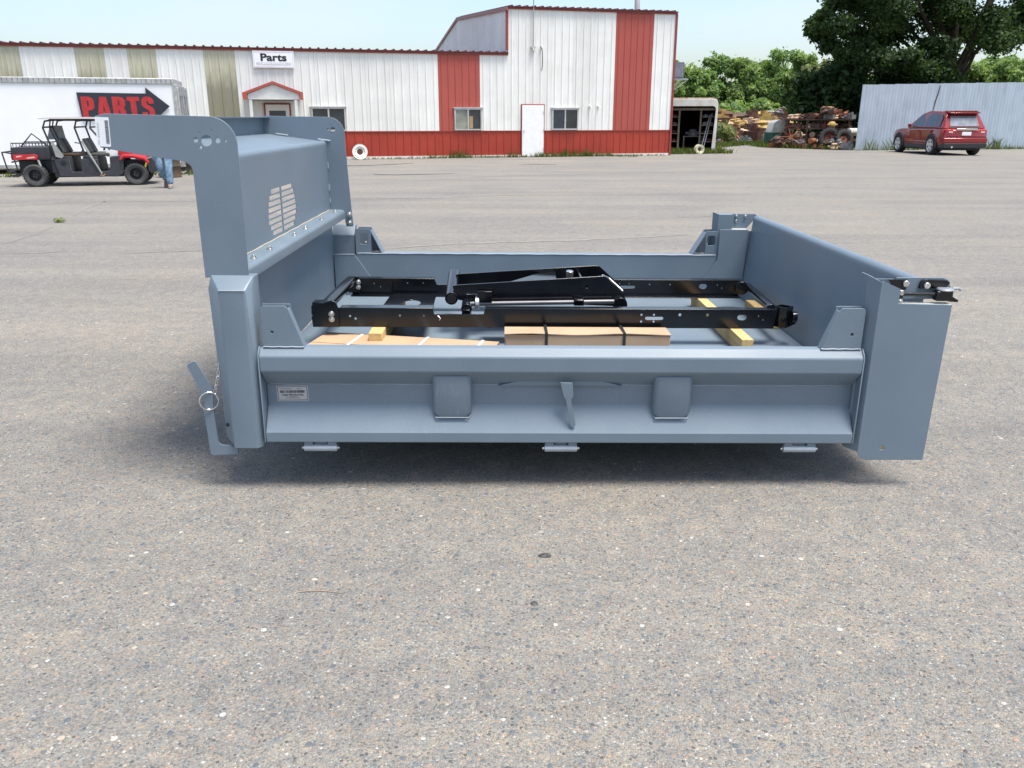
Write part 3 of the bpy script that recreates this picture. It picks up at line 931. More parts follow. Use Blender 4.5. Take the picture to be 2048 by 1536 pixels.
# drums beside the trailer end
for i, (bx, by, s, lab) in enumerate(((-9.05, 22.6, 1.0, "nearest rusty steel drum, just right of the walking person"), (-9.05, 24.4, .86, "middle rusty drum of the three beside the trailer end"), (-8.80, 25.6, .86, "farthest rusty drum, under the cab shield's lower corner"))):
    b = thing("steel_drum", lab, "drum", (bx, by, 0), (0, 0, i), "rusty drums beside the trailer")
    pr = [(0, 0), (.28, 0), (.29, .02), (.28, .04), (.28, .27), (.295, .29), (.28, .31), (.28, .56), (.295, .58), (.28, .60), (.28, .84), (.292, .86), (.28, .88), (.262, .88), (.262, .86), (0, .86)]
    MB().lathe([(r * .98 * s, h * s) for r, h in pr], 24).build("drum_shell", M['rustbarrel'], b)

# ------------------------------------------------------------------ old truck box shed with its shelves
so = Vector((7.95, 38.6, 0))
sh = thing("truck_box_shed", "open ended old truck box used as a dark parts store beside the shop", "shed", so, (0, 0, R(-12)))
def rr_frame(w, h, t, r=.22):
    out = [(-w / 2, 0), (w / 2, 0)] + arc(w / 2 - r, h - r, r, 0, 90, 5) + arc(-w / 2 + r, h - r, r, 90, 180, 5)
    inn = [(-w / 2 + t, .12), (w / 2 - t, .12)] + arc(w / 2 - r, h - r - t * 1.3, r - t * .5, 0, 90, 5) + arc(-w / 2 + r, h - r - t * 1.3, r - t * .5, 90, 180, 5)
    return out, inn
out, inn = rr_frame(2.25, 2.28, .17)
MB().prism(out, -.06, .06, 'xz', holes=[inn]).build("end_frame", M['oldwhite'], sh, bevel=.01)
o2, i2 = rr_frame(2.22, 2.34, .04)
MB().prism(o2, .061, 5.0, 'xz', holes=[i2]).build("box_shell", mat("rust_streaked_shell", (0.45, 0.40, 0.32), 0.7, 0, 0.3, 3, c2=(0.22, 0.12, 0.07)), sh, smooth=False)
MB().box((-1.09, 4.95, .05), (1.09, 4.99, 2.2)).build("back_wall", M['darkin'], sh, smooth=False)
MB().box((-1.06, .08, .09), (1.06, 4.94, .118)).build("floor_boards", M['oldwood'], sh, smooth=False)
for px_, py_ in ((-.52, .15), (.42, .3)):
    MB().box((px_ - .04, py_, .12), (px_ + .04, py_ + .09, 1.80)).build("post", M['oldwood'], sh, smooth=False)
MB().box((-1.02, .14, 1.801), (1.02, .22, 1.90)).build("cross_beam", M['oldwood'], sh, smooth=False)
for side, x0, x1 in ((-1, -1.02, -.57), (1, .47, 1.02)):
    for z in (.45, .8, 1.15, 1.5):
        MB().box((x0, .2, z), (x1, 2.5, z + .03)).build("shelf", M['oldwood'], sh, smooth=False)
def scrap_item(kind, size, key, seed, name=None):
    rr = random.Random(seed)
    mb = MB()
    s = size
    if kind == 'block':
        mb.box((-.5 * s, -.35 * s, 0), (.5 * s, .35 * s, .45 * s)).cyl((-.3 * s, -.36 * s, .25 * s), (-.3 * s, -.45 * s, .25 * s), .14 * s, 10).cyl((.2 * s, 0, .45 * s), (.2 * s, 0, .7 * s), .16 * s, 10).box((-.4 * s, -.2 * s, .45 * s), (-.05 * s, .2 * s, .6 * s))
    elif kind == 'casting':
        mb.lathe([(.05 * s, 0), (.42 * s, 0), (.45 * s, .1 * s), (.3 * s, .3 * s), (.34 * s, .45 * s), (.2 * s, .55 * s), (.05 * s, .55 * s)], 12).cyl((-.6 * s, 0, .22 * s), (.6 * s, 0, .22 * s), .11 * s, 8)
    elif kind == 'hood':
        pr = [(-.5 * s, 0)] + arc(-.15 * s, .22 * s, .33 * s, 150, 30, 6, .28 * s) + [(.5 * s, .12 * s), (.5 * s, 0)]
        mb.prism(pr, -.28 * s, .28 * s, 'xz')
    elif kind == 'axle':
        mb.cyl((-.7 * s, 0, .16 * s), (.7 * s, 0, .16 * s), .07 * s, 8).cyl((-.72 * s, 0, .16 * s), (-.62 * s, 0, .16 * s), .16 * s, 12).cyl((.62 * s, 0, .16 * s), (.72 * s, 0, .16 * s), .16 * s, 12).lathe([(.0, 0), (.2 * s, .02 * s), (.22 * s, .2 * s), (.1 * s, .3 * s), (0, .3 * s)], 10)
    elif kind == 'wheel':
        T = Matrix.Rotation(PI / 2, 4, 'X') @ Matrix.Translation((0, .5 * s, 0))
        mb.lathe([(.18 * s, -.05 * s), (.4 * s, -.03 * s), (.42 * s, -.12 * s), (.5 * s, -.12 * s), (.5 * s, .12 * s), (.42 * s, .12 * s), (.4 * s, .03 * s), (.18 * s, .05 * s)], 18, T, closed=True)
    elif kind == 'drum':
        mb.tube([(-.45 * s, 0, .3 * s), (-.44 * s, 0, .3 * s), (.44 * s, 0, .3 * s), (.45 * s, 0, .3 * s)], [.27 * s, .3 * s, .3 * s, .27 * s], 14)
    elif kind == 'frame':
        for y in (-.3, .3):
            mb.box((-.8 * s, y * s - .04 * s, .1 * s), (.8 * s, y * s + .04 * s, .22 * s))
        for x in (-.6, 0, .6):
            mb.box((x * s - .04 * s, -.26 * s, .11 * s), (x * s + .04 * s, .26 * s, .20 * s))
            mb.tube([(x * s, -.3 * s, .22 * s), (x * s + .1 * s, -.35 * s, .5 * s), (x * s + .3 * s, -.4 * s, .0)], .035 * s, 6)
    elif kind == 'plate':
        mb.prism([(-.5 * s, 0), (.5 * s, .05 * s), (.45 * s, .4 * s), (0, .55 * s), (-.42 * s, .35 * s)], -.05 * s, .05 * s, 'xz').cyl((0, -.15 * s, .25 * s), (0, .15 * s, .25 * s), .14 * s, 10)
    return mb.build(name or kind, M['s_' + key], bevel=0.0)
k = 0
ORD = ("first", "second", "third", "fourth", "fifth", "sixth", "seventh", "eighth")
for side, xs in ((-1, (-.9, -.72)), (1, (.62, .86))):
    for lev, z in enumerate((.48, .83, 1.18, 1.53)):
        for nn, xx in enumerate(xs):
            kind = rng.choice(('block', 'casting', 'drum'))
            key = rng.choice(('grey', 'brown', 'rust', 'grey'))
            o = scrap_item(kind, .22, key, k, "stored_part")
            o.matrix_world = Matrix.Translation(so) @ Matrix.Rotation(R(-12), 4, 'Z') @ Matrix.Translation((xx, .45, z))
            tag(o, "%s part, %s one on the %s %s-hand shelf inside the open truck box" % ({'grey': 'small grey', 'brown': 'small brown', 'rust': 'small rusty'}[key], ("outer", "inner")[nn if side > 0 else 1 - nn] if side < 0 else ("inner", "outer")[nn], ("lowest", "second lowest", "second highest", "highest")[lev], "left" if side < 0 else "right"), "machine part", "parts stored on the truck box shelves")
            k += 1
o = scrap_item('casting', .55, 'grey', 3, "stored_casting")
o.matrix_world = Matrix.Translation(so) @ Matrix.Rotation(R(-12), 4, 'Z') @ Matrix.Translation((.10, 1.0, .70))
tag(o, "grey shiny casting on a bench in the middle of the dark truck box", "machine part")
o = MB().box((-.28, -.3, .0), (.62, .3, .04)).box((-.26, -.28, -.58), (-.2, -.2, 0)).box((.54, -.28, -.58), (.6, -.2, 0)).box((-.26, .2, -.58), (-.2, .28, 0)).box((.54, .2, -.58), (.6, .28, 0)).build("work_bench", M['oldwood'], smooth=False)
o.matrix_world = Matrix.Translation(so) @ Matrix.Rotation(R(-12), 4, 'Z') @ Matrix.Translation((-.05, 1.0, .70 - .041))
tag(o, "dark wooden bench standing inside the open truck box", "bench")
for i, (xx, ln) in enumerate(((.80, 1.55), (.70, 1.45))):
    o = MB().cyl((0, 0, 0), (.30, .3, ln), .022, 8).build("steel_rod", M['galv'])
    o.matrix_world = Matrix.Translation(so) @ Matrix.Rotation(R(-12), 4, 'Z') @ Matrix.Translation((xx - .2, .02, .12))
    tag(o, ("longer", "shorter")[i] + " thin steel rod leaning on the right wall of the open truck box", "rod", "rods leaning in the truck box")
truck_rim("wheel_disc", "cream painted wheel rim standing in the grass before the truck box", "wheel rim", (8.09, 37.1, 0.0), (0, 0, R(8)), .20, M['creamrim'], .14, 0)

# ------------------------------------------------------------------ blue-grey steel wall
WO = Vector((16.43, 41.2, 0))
WA = math.atan2(1.83, 8.9)
wl = thing("steel_wall", "tall blue-grey corrugated steel wall behind the red car", "wall", WO, (0, 0, WA))
xs = 0.0
i = 0
while xs < 22:
    w = .86
    hgt = 2.97 + .02 * xs
    prof, n = [], 10
    for j in range(n + 1):
        prof.append((xs + w * j / n + .001, -.006 if j % 2 else .003))
    prof += [(xs + w - .002, .03), (xs + .002, .03)]
    MB().prism([(a, b - .004 * (i % 2)) for a, b in prof], .02, hgt + rng.uniform(-.003, .003), 'xy').build("wall_sheet", M['bluewall'], wl, smooth=False)
    xs += w
    i += 1
rl = MB()
for z in (.5, 1.5, 2.6):
    rl.box((.05, .032, z), (22, .10, z + .1))
for x in np.arange(.2, 22, 2.4):
    rl.box((x, .101, -.02), (x + .12, .22, 2.8))
rl.build("wall_frame", M['oldwood'], wl, smooth=False)
MB().tube([(4.10, -.022, 2.97), (4.05, -.022, 2.6), (3.95, -.022, 2.2), (3.90, -.022, 1.75)], [.012, .03, .026, .01], 5).build("torn_seam", mat("dark_seam", (0.05, 0.055, 0.06), 0.8), wl)

# ------------------------------------------------------------------ the dump body (body axes: x along its length, y away, z up)
BO = Vector((-1.039, 3.24, 0.2177))
BROT = (0, 0.0074, 0.0115)
BMAT = Matrix.Translation(BO) @ Matrix.Rotation(BROT[2], 4, 'Z') @ Matrix.Rotation(BROT[1], 4, 'Y')
body = thing("dump_body", "grey-blue steel truck dump body set down on the asphalt, cab shield at its left end", "dump body", BO, BROT)
PT = M['paint']
W = 2.45
def part(mb, name, m=PT, bevel=.003, parent=body, **k):
    return mb.build(name, m, parent, bevel=bevel, **k)

part(MB().box((-.14, .06, .128), (2.63, 2.40, .140)), "floor")
ls = MB()
for y in (.72, 1.62):
    ls = MB()
    gz = lambda x: -.2177 + .0074 * x + .003
    ls.loft([[(-.10, y, gz(-.1)), (-.10, y + .16, gz(-.1)), (-.10, y + .16, .127), (-.10, y, .127)], [(2.62, y, gz(2.62)), (2.62, y + .16, gz(2.62)), (2.62, y + .16, .127), (2.62, y, .127)]])
    part(ls, "long_sill")
for x in (.1, .5, .9, 1.3, 1.7, 2.1, 2.5):
    part(MB().box((x, .10, .02), (x + .08, .719, .1275)).box((x, .881, .02), (x + .08, 1.619, .1275)).box((x, 1.781, .02), (x + .08, 2.36, .1275)), "cross_member", bevel=0)

# fold-down sides: pressed profile with a recessed middle and closed ends
def side_profile(T, zt):
    return [(T, zt), (.030, zt), (0, .374), (0, .311), (.068, .2375), (.068, .152), (0, .044), (0, 0), (T, 0)]
def side(flip, T, x0, x1, zt):
    mb = MB()
    pr = side_profile(T, zt)
    if flip:
        pr = [(W - .0 + .045 - a, z) for a, z in pr]
    mb.prism(pr, x0 + .006, x1 - .006, 'yz')
    s = part(mb, "side_panel", bevel=.005, sharp=20)
    for xa, xb in ((x0, x0 + .0055), (x1 - .0055, x1)):
        e = [(T, 0), (0, 0), (0, .376), (.010, .392), (.030, zt + .002), (T, zt + .002)]
        if flip:
            e = [(W + .045 - a, z) for a, z in e]
        part(MB().prism(e, xa, xb, 'yz'), "end_plate", bevel=.001, parent=s)
    return s
near = side(False, .076, .0, 2.487, .408)
far = side(True, .13, .012, 2.462, .424)
# weld beads
for y, x0, x1, z, dz in ((.0685, .02, .98, .2385, 0), (.0685, 1.50, 2.47, .2385, 0)):
    pts = [(x0 + (x1 - x0) * i / 30, y - .001, z + .0015 * math.sin(i * 1.7)) for i in range(31)]
    part(MB().tube(pts, .0025, 5), "weld_seam", M['weld'], 0, near)
pts = [(.02 + 2.43 * i / 40, 2.3655, .4245 + .0012 * math.sin(i * 2.1)) for i in range(41)]
part(MB().tube(pts, .004, 5), "weld_seam", M['weld'], 0, far)
part(MB().prism([(.98, .238), (1.06, .258), (1.14, .264), (1.34, .266), (1.42, .258), (1.50, .238)], .050, .0685, 'xz'), "lever_plate", bevel=.002, parent=near)
# convex covers
for x0, x1 in ((.706, .869), (1.630, 1.790)):
    rings = []
    for z, yf, ins in ((.292, .017, .006), (.288, .012, 0), (.13, .018, 0), (.108, .024, .012)):
        a, b = x0 + ins, x1 - ins
        rings.append([(a, .070, z), (a, yf + .02, z), (a + .008, yf + .006, z), (a + .022, yf, z), (b - .022, yf, z), (b - .008, yf + .006, z), (b, yf + .02, z), (b, .070, z)])
    part(MB().loft(rings), "reinforcing_cover", bevel=.002, parent=near)
    part(MB().tube([(x0 + .004, .045, .110), (x0 + .012, .022, .106), (x1 - .012, .022, .106), (x1 - .004, .045, .110)], .0025, 5), "weld_seam", M['weld'], 0, near)
lev = [(1.237, .268), (1.287, .266), (1.293, .210), (1.286, .196), (1.284, .188), (1.305, .090), (1.304, .078), (1.298, .071), (1.290, .070), (1.283, .076), (1.262, .19), (1.252, .206)]
part(MB().prism(lev, .004, .011, 'xz'), "lock_lever", bevel=.0015, parent=near)
# stake pockets
def stake(x_full, x_slope, z0, z1, yo, yi, name="stake_pocket", window=None):
    """x_full/x_slope: straight edge x, top x of slope, foot x of slope"""
    xe, xt, xf = x_full[0], x_slope[0], x_slope[1]
    outer = [(xe, z0), (xe, z1 - .01), (xe + (.01 if xt > xe else -.01), z1), (xt - (.012 if xt > xe else -.012), z1), (xt, z1 - .014), (xf, z0)]
    t = .006 if yo < yi else -.006
    root = part(MB().prism(outer, yo, yo + t, 'xz', holes=[circ(x_full[1], z0 + .062, .0065, 10)]), name, bevel=.001)
    inner = [(xe, z0), (xe, z1), (xt, z1), (xt, z0)]
    part(MB().prism(inner, yi - t, yi, 'xz', holes=[window] if window else []), "inner_plate", bevel=.001, parent=root)
    a, b = sorted((yo + t, yi - t))
    sg = .006 if xt > xe else -.006
    part(MB().prism([(xt - sg, z1 - .014), (xt, z1 - .014), (xf, z0), (xf - sg, z0)], a, b, 'xz'), "slant_plate", bevel=0, parent=root)
    part(MB().prism([(xe, z0), (xe + sg, z0), (xe + sg, z1 - .02), (xe, z1 - .02)], a, b, 'xz'), "edge_plate", bevel=0, parent=root)
    pts = [(xe + (xf - xe) * i / 10, yo - t * .3, z0 + .001 * math.sin(i * 2)) for i in range(11)]
    part(MB().tube(pts, .003, 5), "weld_seam", M['weld'], 0, root)
    return root
stake((.021, .061), (.133, .187), .4095, .580, .026, .070)
stake((2.474, 2.430), (2.366, 2.308), .4095, .581, .026, .070)
stake((.008, .06), (.112, .185), .4245, .588, 2.485, 2.372, window=rrect(.035, .485, .092, .560, .014))
stake((2.455, 2.41), (2.375, 2.29), .4245, .586, 2.485, 2.372, window=rrect(2.385, .490, 2.440, .556, .014))
# hinges under the near side
for x0 in (.160, 1.178, 2.196):
    h = part(MB().cyl((x0, .020, -.030), (x0 + .138, .020, -.030), .0155, 16), "hinge", mat("hinge_grey", (0.30, 0.34, 0.38), 0.4), .001)
    for a, b in ((.002, .038), (.100, .136)):
        part(MB().box((x0 + a, .010, -.026), (x0 + b, .034, -.001)), "hinge_ear", bevel=.001, parent=h)
    part(MB().box((x0 + .044, .022, -.026), (x0 + .094, .040, .02)), "hinge_leaf", bevel=.001, parent=h)
    part(MB().cyl((x0 - .010, .020, -.030), (x0 + .148, .020, -.030), .0065, 10), "hinge_pin", M['zinc'], .001, h)

# near front post
def ringp(z, pts):
    return [(x, y, z) for x, y in pts]
full = [(-.186, .050), (-.182, .044), (-.131, .002), (-.124, 0), (-.036, 0), (-.026, .003), (-.008, .022), (-.004, .032), (-.004, .125), (-.186, .125)]
topp = [(-.178, .070), (-.177, .068), (-.175, .067), (-.172, .066), (-.010, .066), (-.008, .067), (-.006, .068), (-.004, .070), (-.004, .125), (-.180, .125)]
botp = [(-.150, .050), (-.148, .044), (-.130, .002), (-.124, 0), (-.036, 0), (-.026, .003), (-.012, .022), (-.010, .032), (-.010, .125), (-.150, .125)]
mid = [(x + .010 if x < -.17 else x, y) for x, y in full]
fp = part(MB().loft([ringp(-.028, botp), ringp(.010, mid), ringp(.20, mid), ringp(.645, full), ringp(.694, topp)]), "front_post", bevel=.003)
part(MB().cyl((-.158, .020, .070), (-.150, .031, .070), .008, 10), "drain_hole", M['ink'], 0, fp)
part(MB().tube([(-.131, .0, .6455), (-.03, 0, .6455)], .0025, 5), "weld_seam", M['weld'], 0, fp)
# far front post and the inner corner gussets
part(MB().loft([ringp(.10, [(-.150, 2.385), (.0, 2.385), (.0, 2.50), (-.150, 2.50)]), ringp(.545, [(-.150, 2.385), (.0, 2.385), (.0, 2.50), (-.150, 2.50)]), ringp(.605, [(-.150, 2.44), (.0, 2.44), (.0, 2.50), (-.150, 2.50)])]), "front_post", bevel=.004)
part(MB().prism([(-.138, .141), (-.138, .418), (.0, .418), (.145, .20), (.145, .141)], 2.352, 2.364, 'xz'), "corner_gusset", bevel=.0015)
part(MB().tube([(-.138, 2.352, .4195), (.0, 2.352, .4195)], .003, 5), "weld_seam", M['weld'], 0)
part(MB().prism([(2.640, .141), (2.652, .60), (2.462, .60), (2.462, .40), (2.29, .141)], 2.352, 2.364, 'xz'), "corner_gusset", bevel=.0015)
part(MB().box((-.146, .095, .141), (-.003, .126, .42)), "corner_gusset", bevel=.0015)

# headboard, ledge, hood
for pts, w in (([(-.1455, .62, .50), (-.1455, .635, .42), (-.1455, .64, .33)], .006), ([(-.1455, .55, .52), (-.1455, .60, .55), (-.1455, .63, .53)], .004), ([(-.1455, .44, .44), (-.1455, .45, .36)], .004)):
    part(MB().tube(pts, [w * .3] + [w * .5] * (len(pts) - 2) + [w * .2], 4), "chalk_scuff", mat("chalk_scuff", (0.30, 0.36, 0.43), 0.7), 0)
part(MB().box((-.152, .126, .1405), (-.146, 2.384, .716)), "headboard", bevel=0)
lg = [(-.146, .7165), (-.066, .7165)] + arc(-.066, .6965, .02, 90, 0, 5) + [(-.046, .662), (-.051, .662)] + [(-.051, .694)] + arc(-.066, .696, .0145, 0, 90, 4) + [(-.146, .7105)]
lo = MB()
lo.loft([[(x, .14, z) for x, z in lg], [(x, 2.335, z) for x, z in lg], [(x - .02 if x > -.1 else x, 2.355, z) for x, z in lg]], caps=False)
ledge = part(lo, "ledge_rail", bevel=0)
ledge.data.set_sharp_from_angle(angle=R(50))
def bolt(parent, x, y, z, axis, r=.011, m=None, name="bolt", off=None):
    mb = MB()
    d = Vector(axis)
    p = Vector((x, y, z))
    mb.cyl(p, p + d * .003, r * 1.35, 16)
    mb.cyl(p + d * .0031, p + d * .011, r, 6)
    mb.cyl(p + d * .0111, p + d * .016, r * .5, 10)
    return mb.build(name, m or M['zinc'], parent, bevel=.0008, off=off)
for y in (.36, .62, 1.10, 1.36, 1.78, 2.21):
    bolt(ledge, -.086, y, .717, (0, 0, 1))
part(MB().tube([(-.144, .14 + i * .0554, .718 + .001 * math.sin(i * 1.3)) for i in range(40)], .0035, 5), "weld_seam", mat("yellowed_sealant", (0.42, 0.38, 0.28), 0.6), 0, ledge)
# hood: lip, wall, shelf with rounded nose (one folded sheet)
fold = [(-.500, 1.299), (-.538, 1.299)] + arc(-.538, 1.291, .008, 90, 180, 3)[1:] + [(-.546, 1.197), (-.190, 1.1545)] + arc(-.172, 1.131, .026, 98, 0, 7) + [(-.146, 1.118)]
inner = [(x - (.0 if z > 1.29 else .004), z - .004) for x, z in fold]
inner[-1] = (-.150, 1.118)
ho = MB()
poly = fold + inner[::-1]
ho.loft([[(x, .0835, z) for x, z in poly], [(x, 2.3565, z) for x, z in poly]], caps=False)
hood = part(ho, "hood_sheet", bevel=0)
# louvred upper face
slits = []
L0 = [.944, .905, .884, .872, .866, .868, .892, .928]
R0 = [1.372, 1.405, 1.425, 1.437, 1.442, 1.432, 1.410, 1.368]
for i in range(8):
    z = .960 - i * .0288
    slits.append(rect(L0[i], z - .0215, 1.122, z))
    slits.append(rect(1.142, z - .0215, R0[i], z))
part(MB().prism(rect(.0835, .7168, 2.3565, 1.1178), -.150, -.146, 'yz', holes=slits), "louver_panel", bevel=0)
for y0, y1, x, z in ((1.92, 2.05, -.47, 1.192), (2.2, 2.33, -.20, 1.160)):
    part(MB().tube([(x + (0.001 * i), 2.354, z - .0012 * i) if False else (x + .08 * i / 6, 2.354, z + .003 - .0095 * i / 6) for i in range(7)], .006, 6), "weld_seam", M['weld'], 0, hood)
for z0, z1 in ((.98, 1.02), (.84, .88), (.76, .79)):
    part(MB().tube([(-.144, 2.352, z0), (-.143, 2.352, (z0 + z1) / 2), (-.144, 2.352, z1)], .005, 6), "weld_seam", M['weld'], 0, hood)
# side plates of the cab shield
hs = [circ(-.143, 1.215, .0205, 18), circ(-.183, 1.217, .009, 12), circ(-.099, 1.216, .0095, 12), circ(-.167, 1.190, .0055, 10), circ(-.069, 1.214, .004, 8), circ(-.167, 1.243, .0022, 6), circ(-.119, 1.252, .0022, 6)]
oln = [(-.557, 1.302), (-.519, 1.311), (-.128, 1.304)] + arc(-.128, 1.202, .102, 88, 2, 12) + [(-.0255, 1.10), (-.0285, .684), (-.203, .684), (-.207, 1.095)] + arc(-.247, 1.098, .040, 0, 80, 6)[1:] + [(-.401, 1.160), (-.552, 1.187)]
sp_ = part(MB().prism(oln, .0765, .083, 'xz', holes=hs), "side_plate", bevel=.0012)
olf = [(-.557, 1.302), (-.519, 1.306), (-.128, 1.302)] + arc(-.128, 1.200, .102, 88, 2, 12) + [(-.024, 1.10), (-.006, .72), (.002, .612), (-.004, .606), (-.046, .606), (-.060, .70), (-.203, .70), (-.207, 1.095)] + arc(-.247, 1.098, .040, 0, 80, 6)[1:] + [(-.401, 1.160), (-.552, 1.187)]
hf = [slot(-.100, 1.226, .032, .026), circ(-.130, 1.226, .007, 10), circ(-.115, 1.250, .004, 8), circ(-.110, 1.203, .004, 8)]
spf = part(MB().prism(olf, 2.357, 2.3635, 'xz', holes=hf), "side_plate", bevel=.0012)
for z in (.682, .628):
    bolt(spf, -.022, 2.3565, z, (0, -1, 0), .013)

# barcode sticker on the shield end
T_ = Matrix.Translation((-.533, .0758, 1.244)) @ Matrix.Rotation(R(2.5), 4, 'Y')
stc = MB().prism(rrect(-.026, -.054, .026, .054, .004), -.0008, .0005, 'xz', T=T_).build("barcode_sticker", M['label'], sp_, smooth=False)
bc = MB()
rr = random.Random(4)
z = -.042
while z < .044:
    h = rr.choice((.0007, .001, .0014, .002))
    bc.box((.010, -.0016, z), (.023, -.0009, z + h), T=T_)
    z += h + rr.choice((.0012, .0016, .002))
bc.build("barcode", M['ink'], stc, smooth=False)
ds = MB()
for i in range(7):
    zz = .030 - i * .0082
    ds.box((-.019, -.0016, zz), (-.013, -.0009, zz + .0022), T=T_).box((-.019, -.0016, zz), (-.0175, -.0009, zz + .004), T=T_)
for zz in (-.034, -.040, -.046):
    ds.box((-.020, -.0016, zz), (-.015, -.0009, zz + .003), T=T_)
ds.build("sticker_print", M['greyink'], stc, smooth=False)
# maker's plate in the recess
T_ = Matrix.Translation((.115, .0672, .196)) @ Matrix.Rotation(R(-1.0), 4, 'Y')
mk = MB().prism(rrect(-.066, -.034, .066, .034, .004), -.0008, .0005, 'xz', T=T_).build("maker_label", M['labelgrey'], near, smooth=False)
MB().prism(rrect(-.0625, -.0305, .0625, .0305, .003), -.0012, -.0009, 'xz', holes=[rrect(-.0605, -.0285, .0605, .0285, .003)], T=T_).build("label_border", M['ink'], mk, smooth=False)
bc = MB()
x = -.052
while x < .050:
    w = rr.choice((.0012, .0018, .003, .004))
    bc.box((x, -.0014, .002), (x + w, -.0009, .0135), T=T_)
    x += w + rr.choice((.001, .0014, .002, .0035))
bc.build("barcode", M['ink'], mk, smooth=False)
lettering("maker_name", "Rugby Manufacturing", .0105, M['ink'], T_ @ Matrix.Translation((0, -.0012, -.0095)) @ FACE, mk, bold=.00022, depth=.0002)
ft = MB()
for zz, x0, x1 in ((-.0165, -.014, .018), (-.0215, -.030, .030), (.0195, -.050, -.004), (.0195, .018, .038)):
    x = x0
    while x < x1:
        w = rr.choice((.0012, .002, .0028))
        ft.box((x, -.0013, zz), (x + w, -.0009, zz + .0022), T=T_)
        x += w + .0009
ft.build("small_print", M['ink'], mk, smooth=False)

# tailgate release handle with ring and chain
hd = [(-.301, .324), (-.294, .334), (-.270, .345), (-.262, .341), (-.208, .228), (-.205, .205), (-.212, .150), (-.206, .0)] + arc(-.186, -.006, .020, 180, 255, 4) + [(-.156, -.028), (-.124, -.042), (-.128, -.066), (-.236, -.071), (-.243, -.062), (-.249, .07), (-.253, .125), (-.246, .165), (-.250, .200)]
hnd = part(MB().prism(hd, .030, .040, 'xz'), "release_handle", bevel=0)
part(MB().tube([(-.224 + .035 * math.cos(a), .026 + .012 * math.cos(a), .174 + .038 * math.sin(a)) for a in np.linspace(0, 2 * PI, 28, endpoint=False)], .0032, 8, closed=True), "pull_ring", M['chrome'], 0, hnd)
z = .216
for i in range(7):
    c = (-.194 + .0042 * i, .024 + .003 * i, z)
    lk = MB()
    pts = []
    for a in np.linspace(0, 2 * PI, 14, endpoint=False):
        u, v = .0055 * math.cos(a), .0115 * math.sin(a)
        pts.append((c[0] + (u if i % 2 == 0 else .002 * math.cos(a)), c[1] + (0 if i % 2 == 0 else u), c[2] + v))
    lk.tube(pts, .0017, 6, closed=True)
    part(lk, "chain_link", M['chrome'], 0, hnd)
    z += .0185

# rear posts
rp_ = [(2.509, -.036), (2.520, -.060), (2.548, -.074), (2.795, -.073), (2.808, .603), (2.589, .607), (2.589, .667), (2.516, .697), (2.511, .690)]
rpost = part(MB().prism(rp_, 0, .006, 'xz', holes=[circ(2.613, -.018, .010, 12)]), "rear_post", bevel=.0015)
part(MB().loft([[(2.509, .0, -.036), (2.509, .006, -.036), (2.4795, .055, -.036), (2.4735, .055, -.036)], [(2.511, .0, .693), (2.511, .006, .693), (2.483, .055, .712), (2.477, .055, .712)]]), "post_flange", bevel=.001, parent=rpost)
part(MB().box((2.477, .0555, -.036), (2.483, .125, .712)), "post_flange", bevel=.001, parent=rpost)
part(MB().box((2.484, .095, -.03), (2.60, .101, .69)), "post_flange", bevel=.001, parent=rpost)
part(MB().cyl((2.613, .0061, -.018), (2.613, .012, -.018), .0098, 12), "plug", mat("brass_plug", (0.45, 0.38, 0.22), 0.4, 0.4), 0, rpost)
part(MB().box((2.589, .0065, .5985), (2.807, .05, .6035)), "notch_flange", mat("bare_edge", (0.5, 0.53, 0.5), 0.4), .001, rpost)
lp = [(2.600, .612), (2.825, .612), (2.832, .65), (2.815, .690), (2.79, .7), (2.60, .7)]
latch = part(MB().prism(lp, .070, .078, 'xz'), "latch_plate", PT, .001)
part(MB().prism([(2.585, .632), (2.60, .625), (2.63, .64), (2.645, .67), (2.64, .694), (2.56, .694), (2.575, .68)], .056, .068, 'xz'), "latch_arm", M['black'], .001, latch)
part(MB().prism([(2.69, .66)] + arc(2.716, .672, .024, 220, 90, 7) + [(2.80, .692), (2.812, .684), (2.80, .665), (2.75, .66)], .050, .068, 'xz'), "latch_arm", M['black'], .001, latch)
for x, z_, y in ((2.632, .678, .055), (2.716, .672, .049)):
    part(MB().cyl((x, y, z_), (x, y - .010, z_), .013, 18), "bolt", M['zinc'], .002, latch)
part(MB().cyl((2.600, .030, .640), (2.785, .030, .640), .0085, 14), "latch_rod", M['black'], 0, latch)
for z_ in (.612, .650):
    part(MB().cyl((2.604, .026, z_ - .012), (2.604, .026, z_ + .008), .0125, 14), "bolt", M['zinc'], .002, latch)
    part(MB().cyl((2.604, .026, z_ - .024), (2.604, .026, z_ - .0125), .0115, 6), "nut", M['black'], .001, latch)
part(MB().box((2.745, .012, .615), (2.812, .048, .655)), "latch_block", M['black'], .004, latch)
part(MB().lathe([(0, .0), (.030, .0), (.033, .004), (.030, .009), (0, .010)], 20, Matrix.Translation((2.785, .03, .656))), "latch_washer", M['galv'], 0, latch)
part(MB().prism([(2.80, .612), (2.838, .610), (2.840, .618), (2.815, .632), (2.81, .645), (2.80, .65)], .018, .038, 'xz'), "latch_hook", M['black'], .001, latch)
part(MB().tube([(2.815, .03, .663), (2.84, .03, .664), (2.848, .03, .657)], .006, 8), "latch_pin", M['galv'], 0, latch)
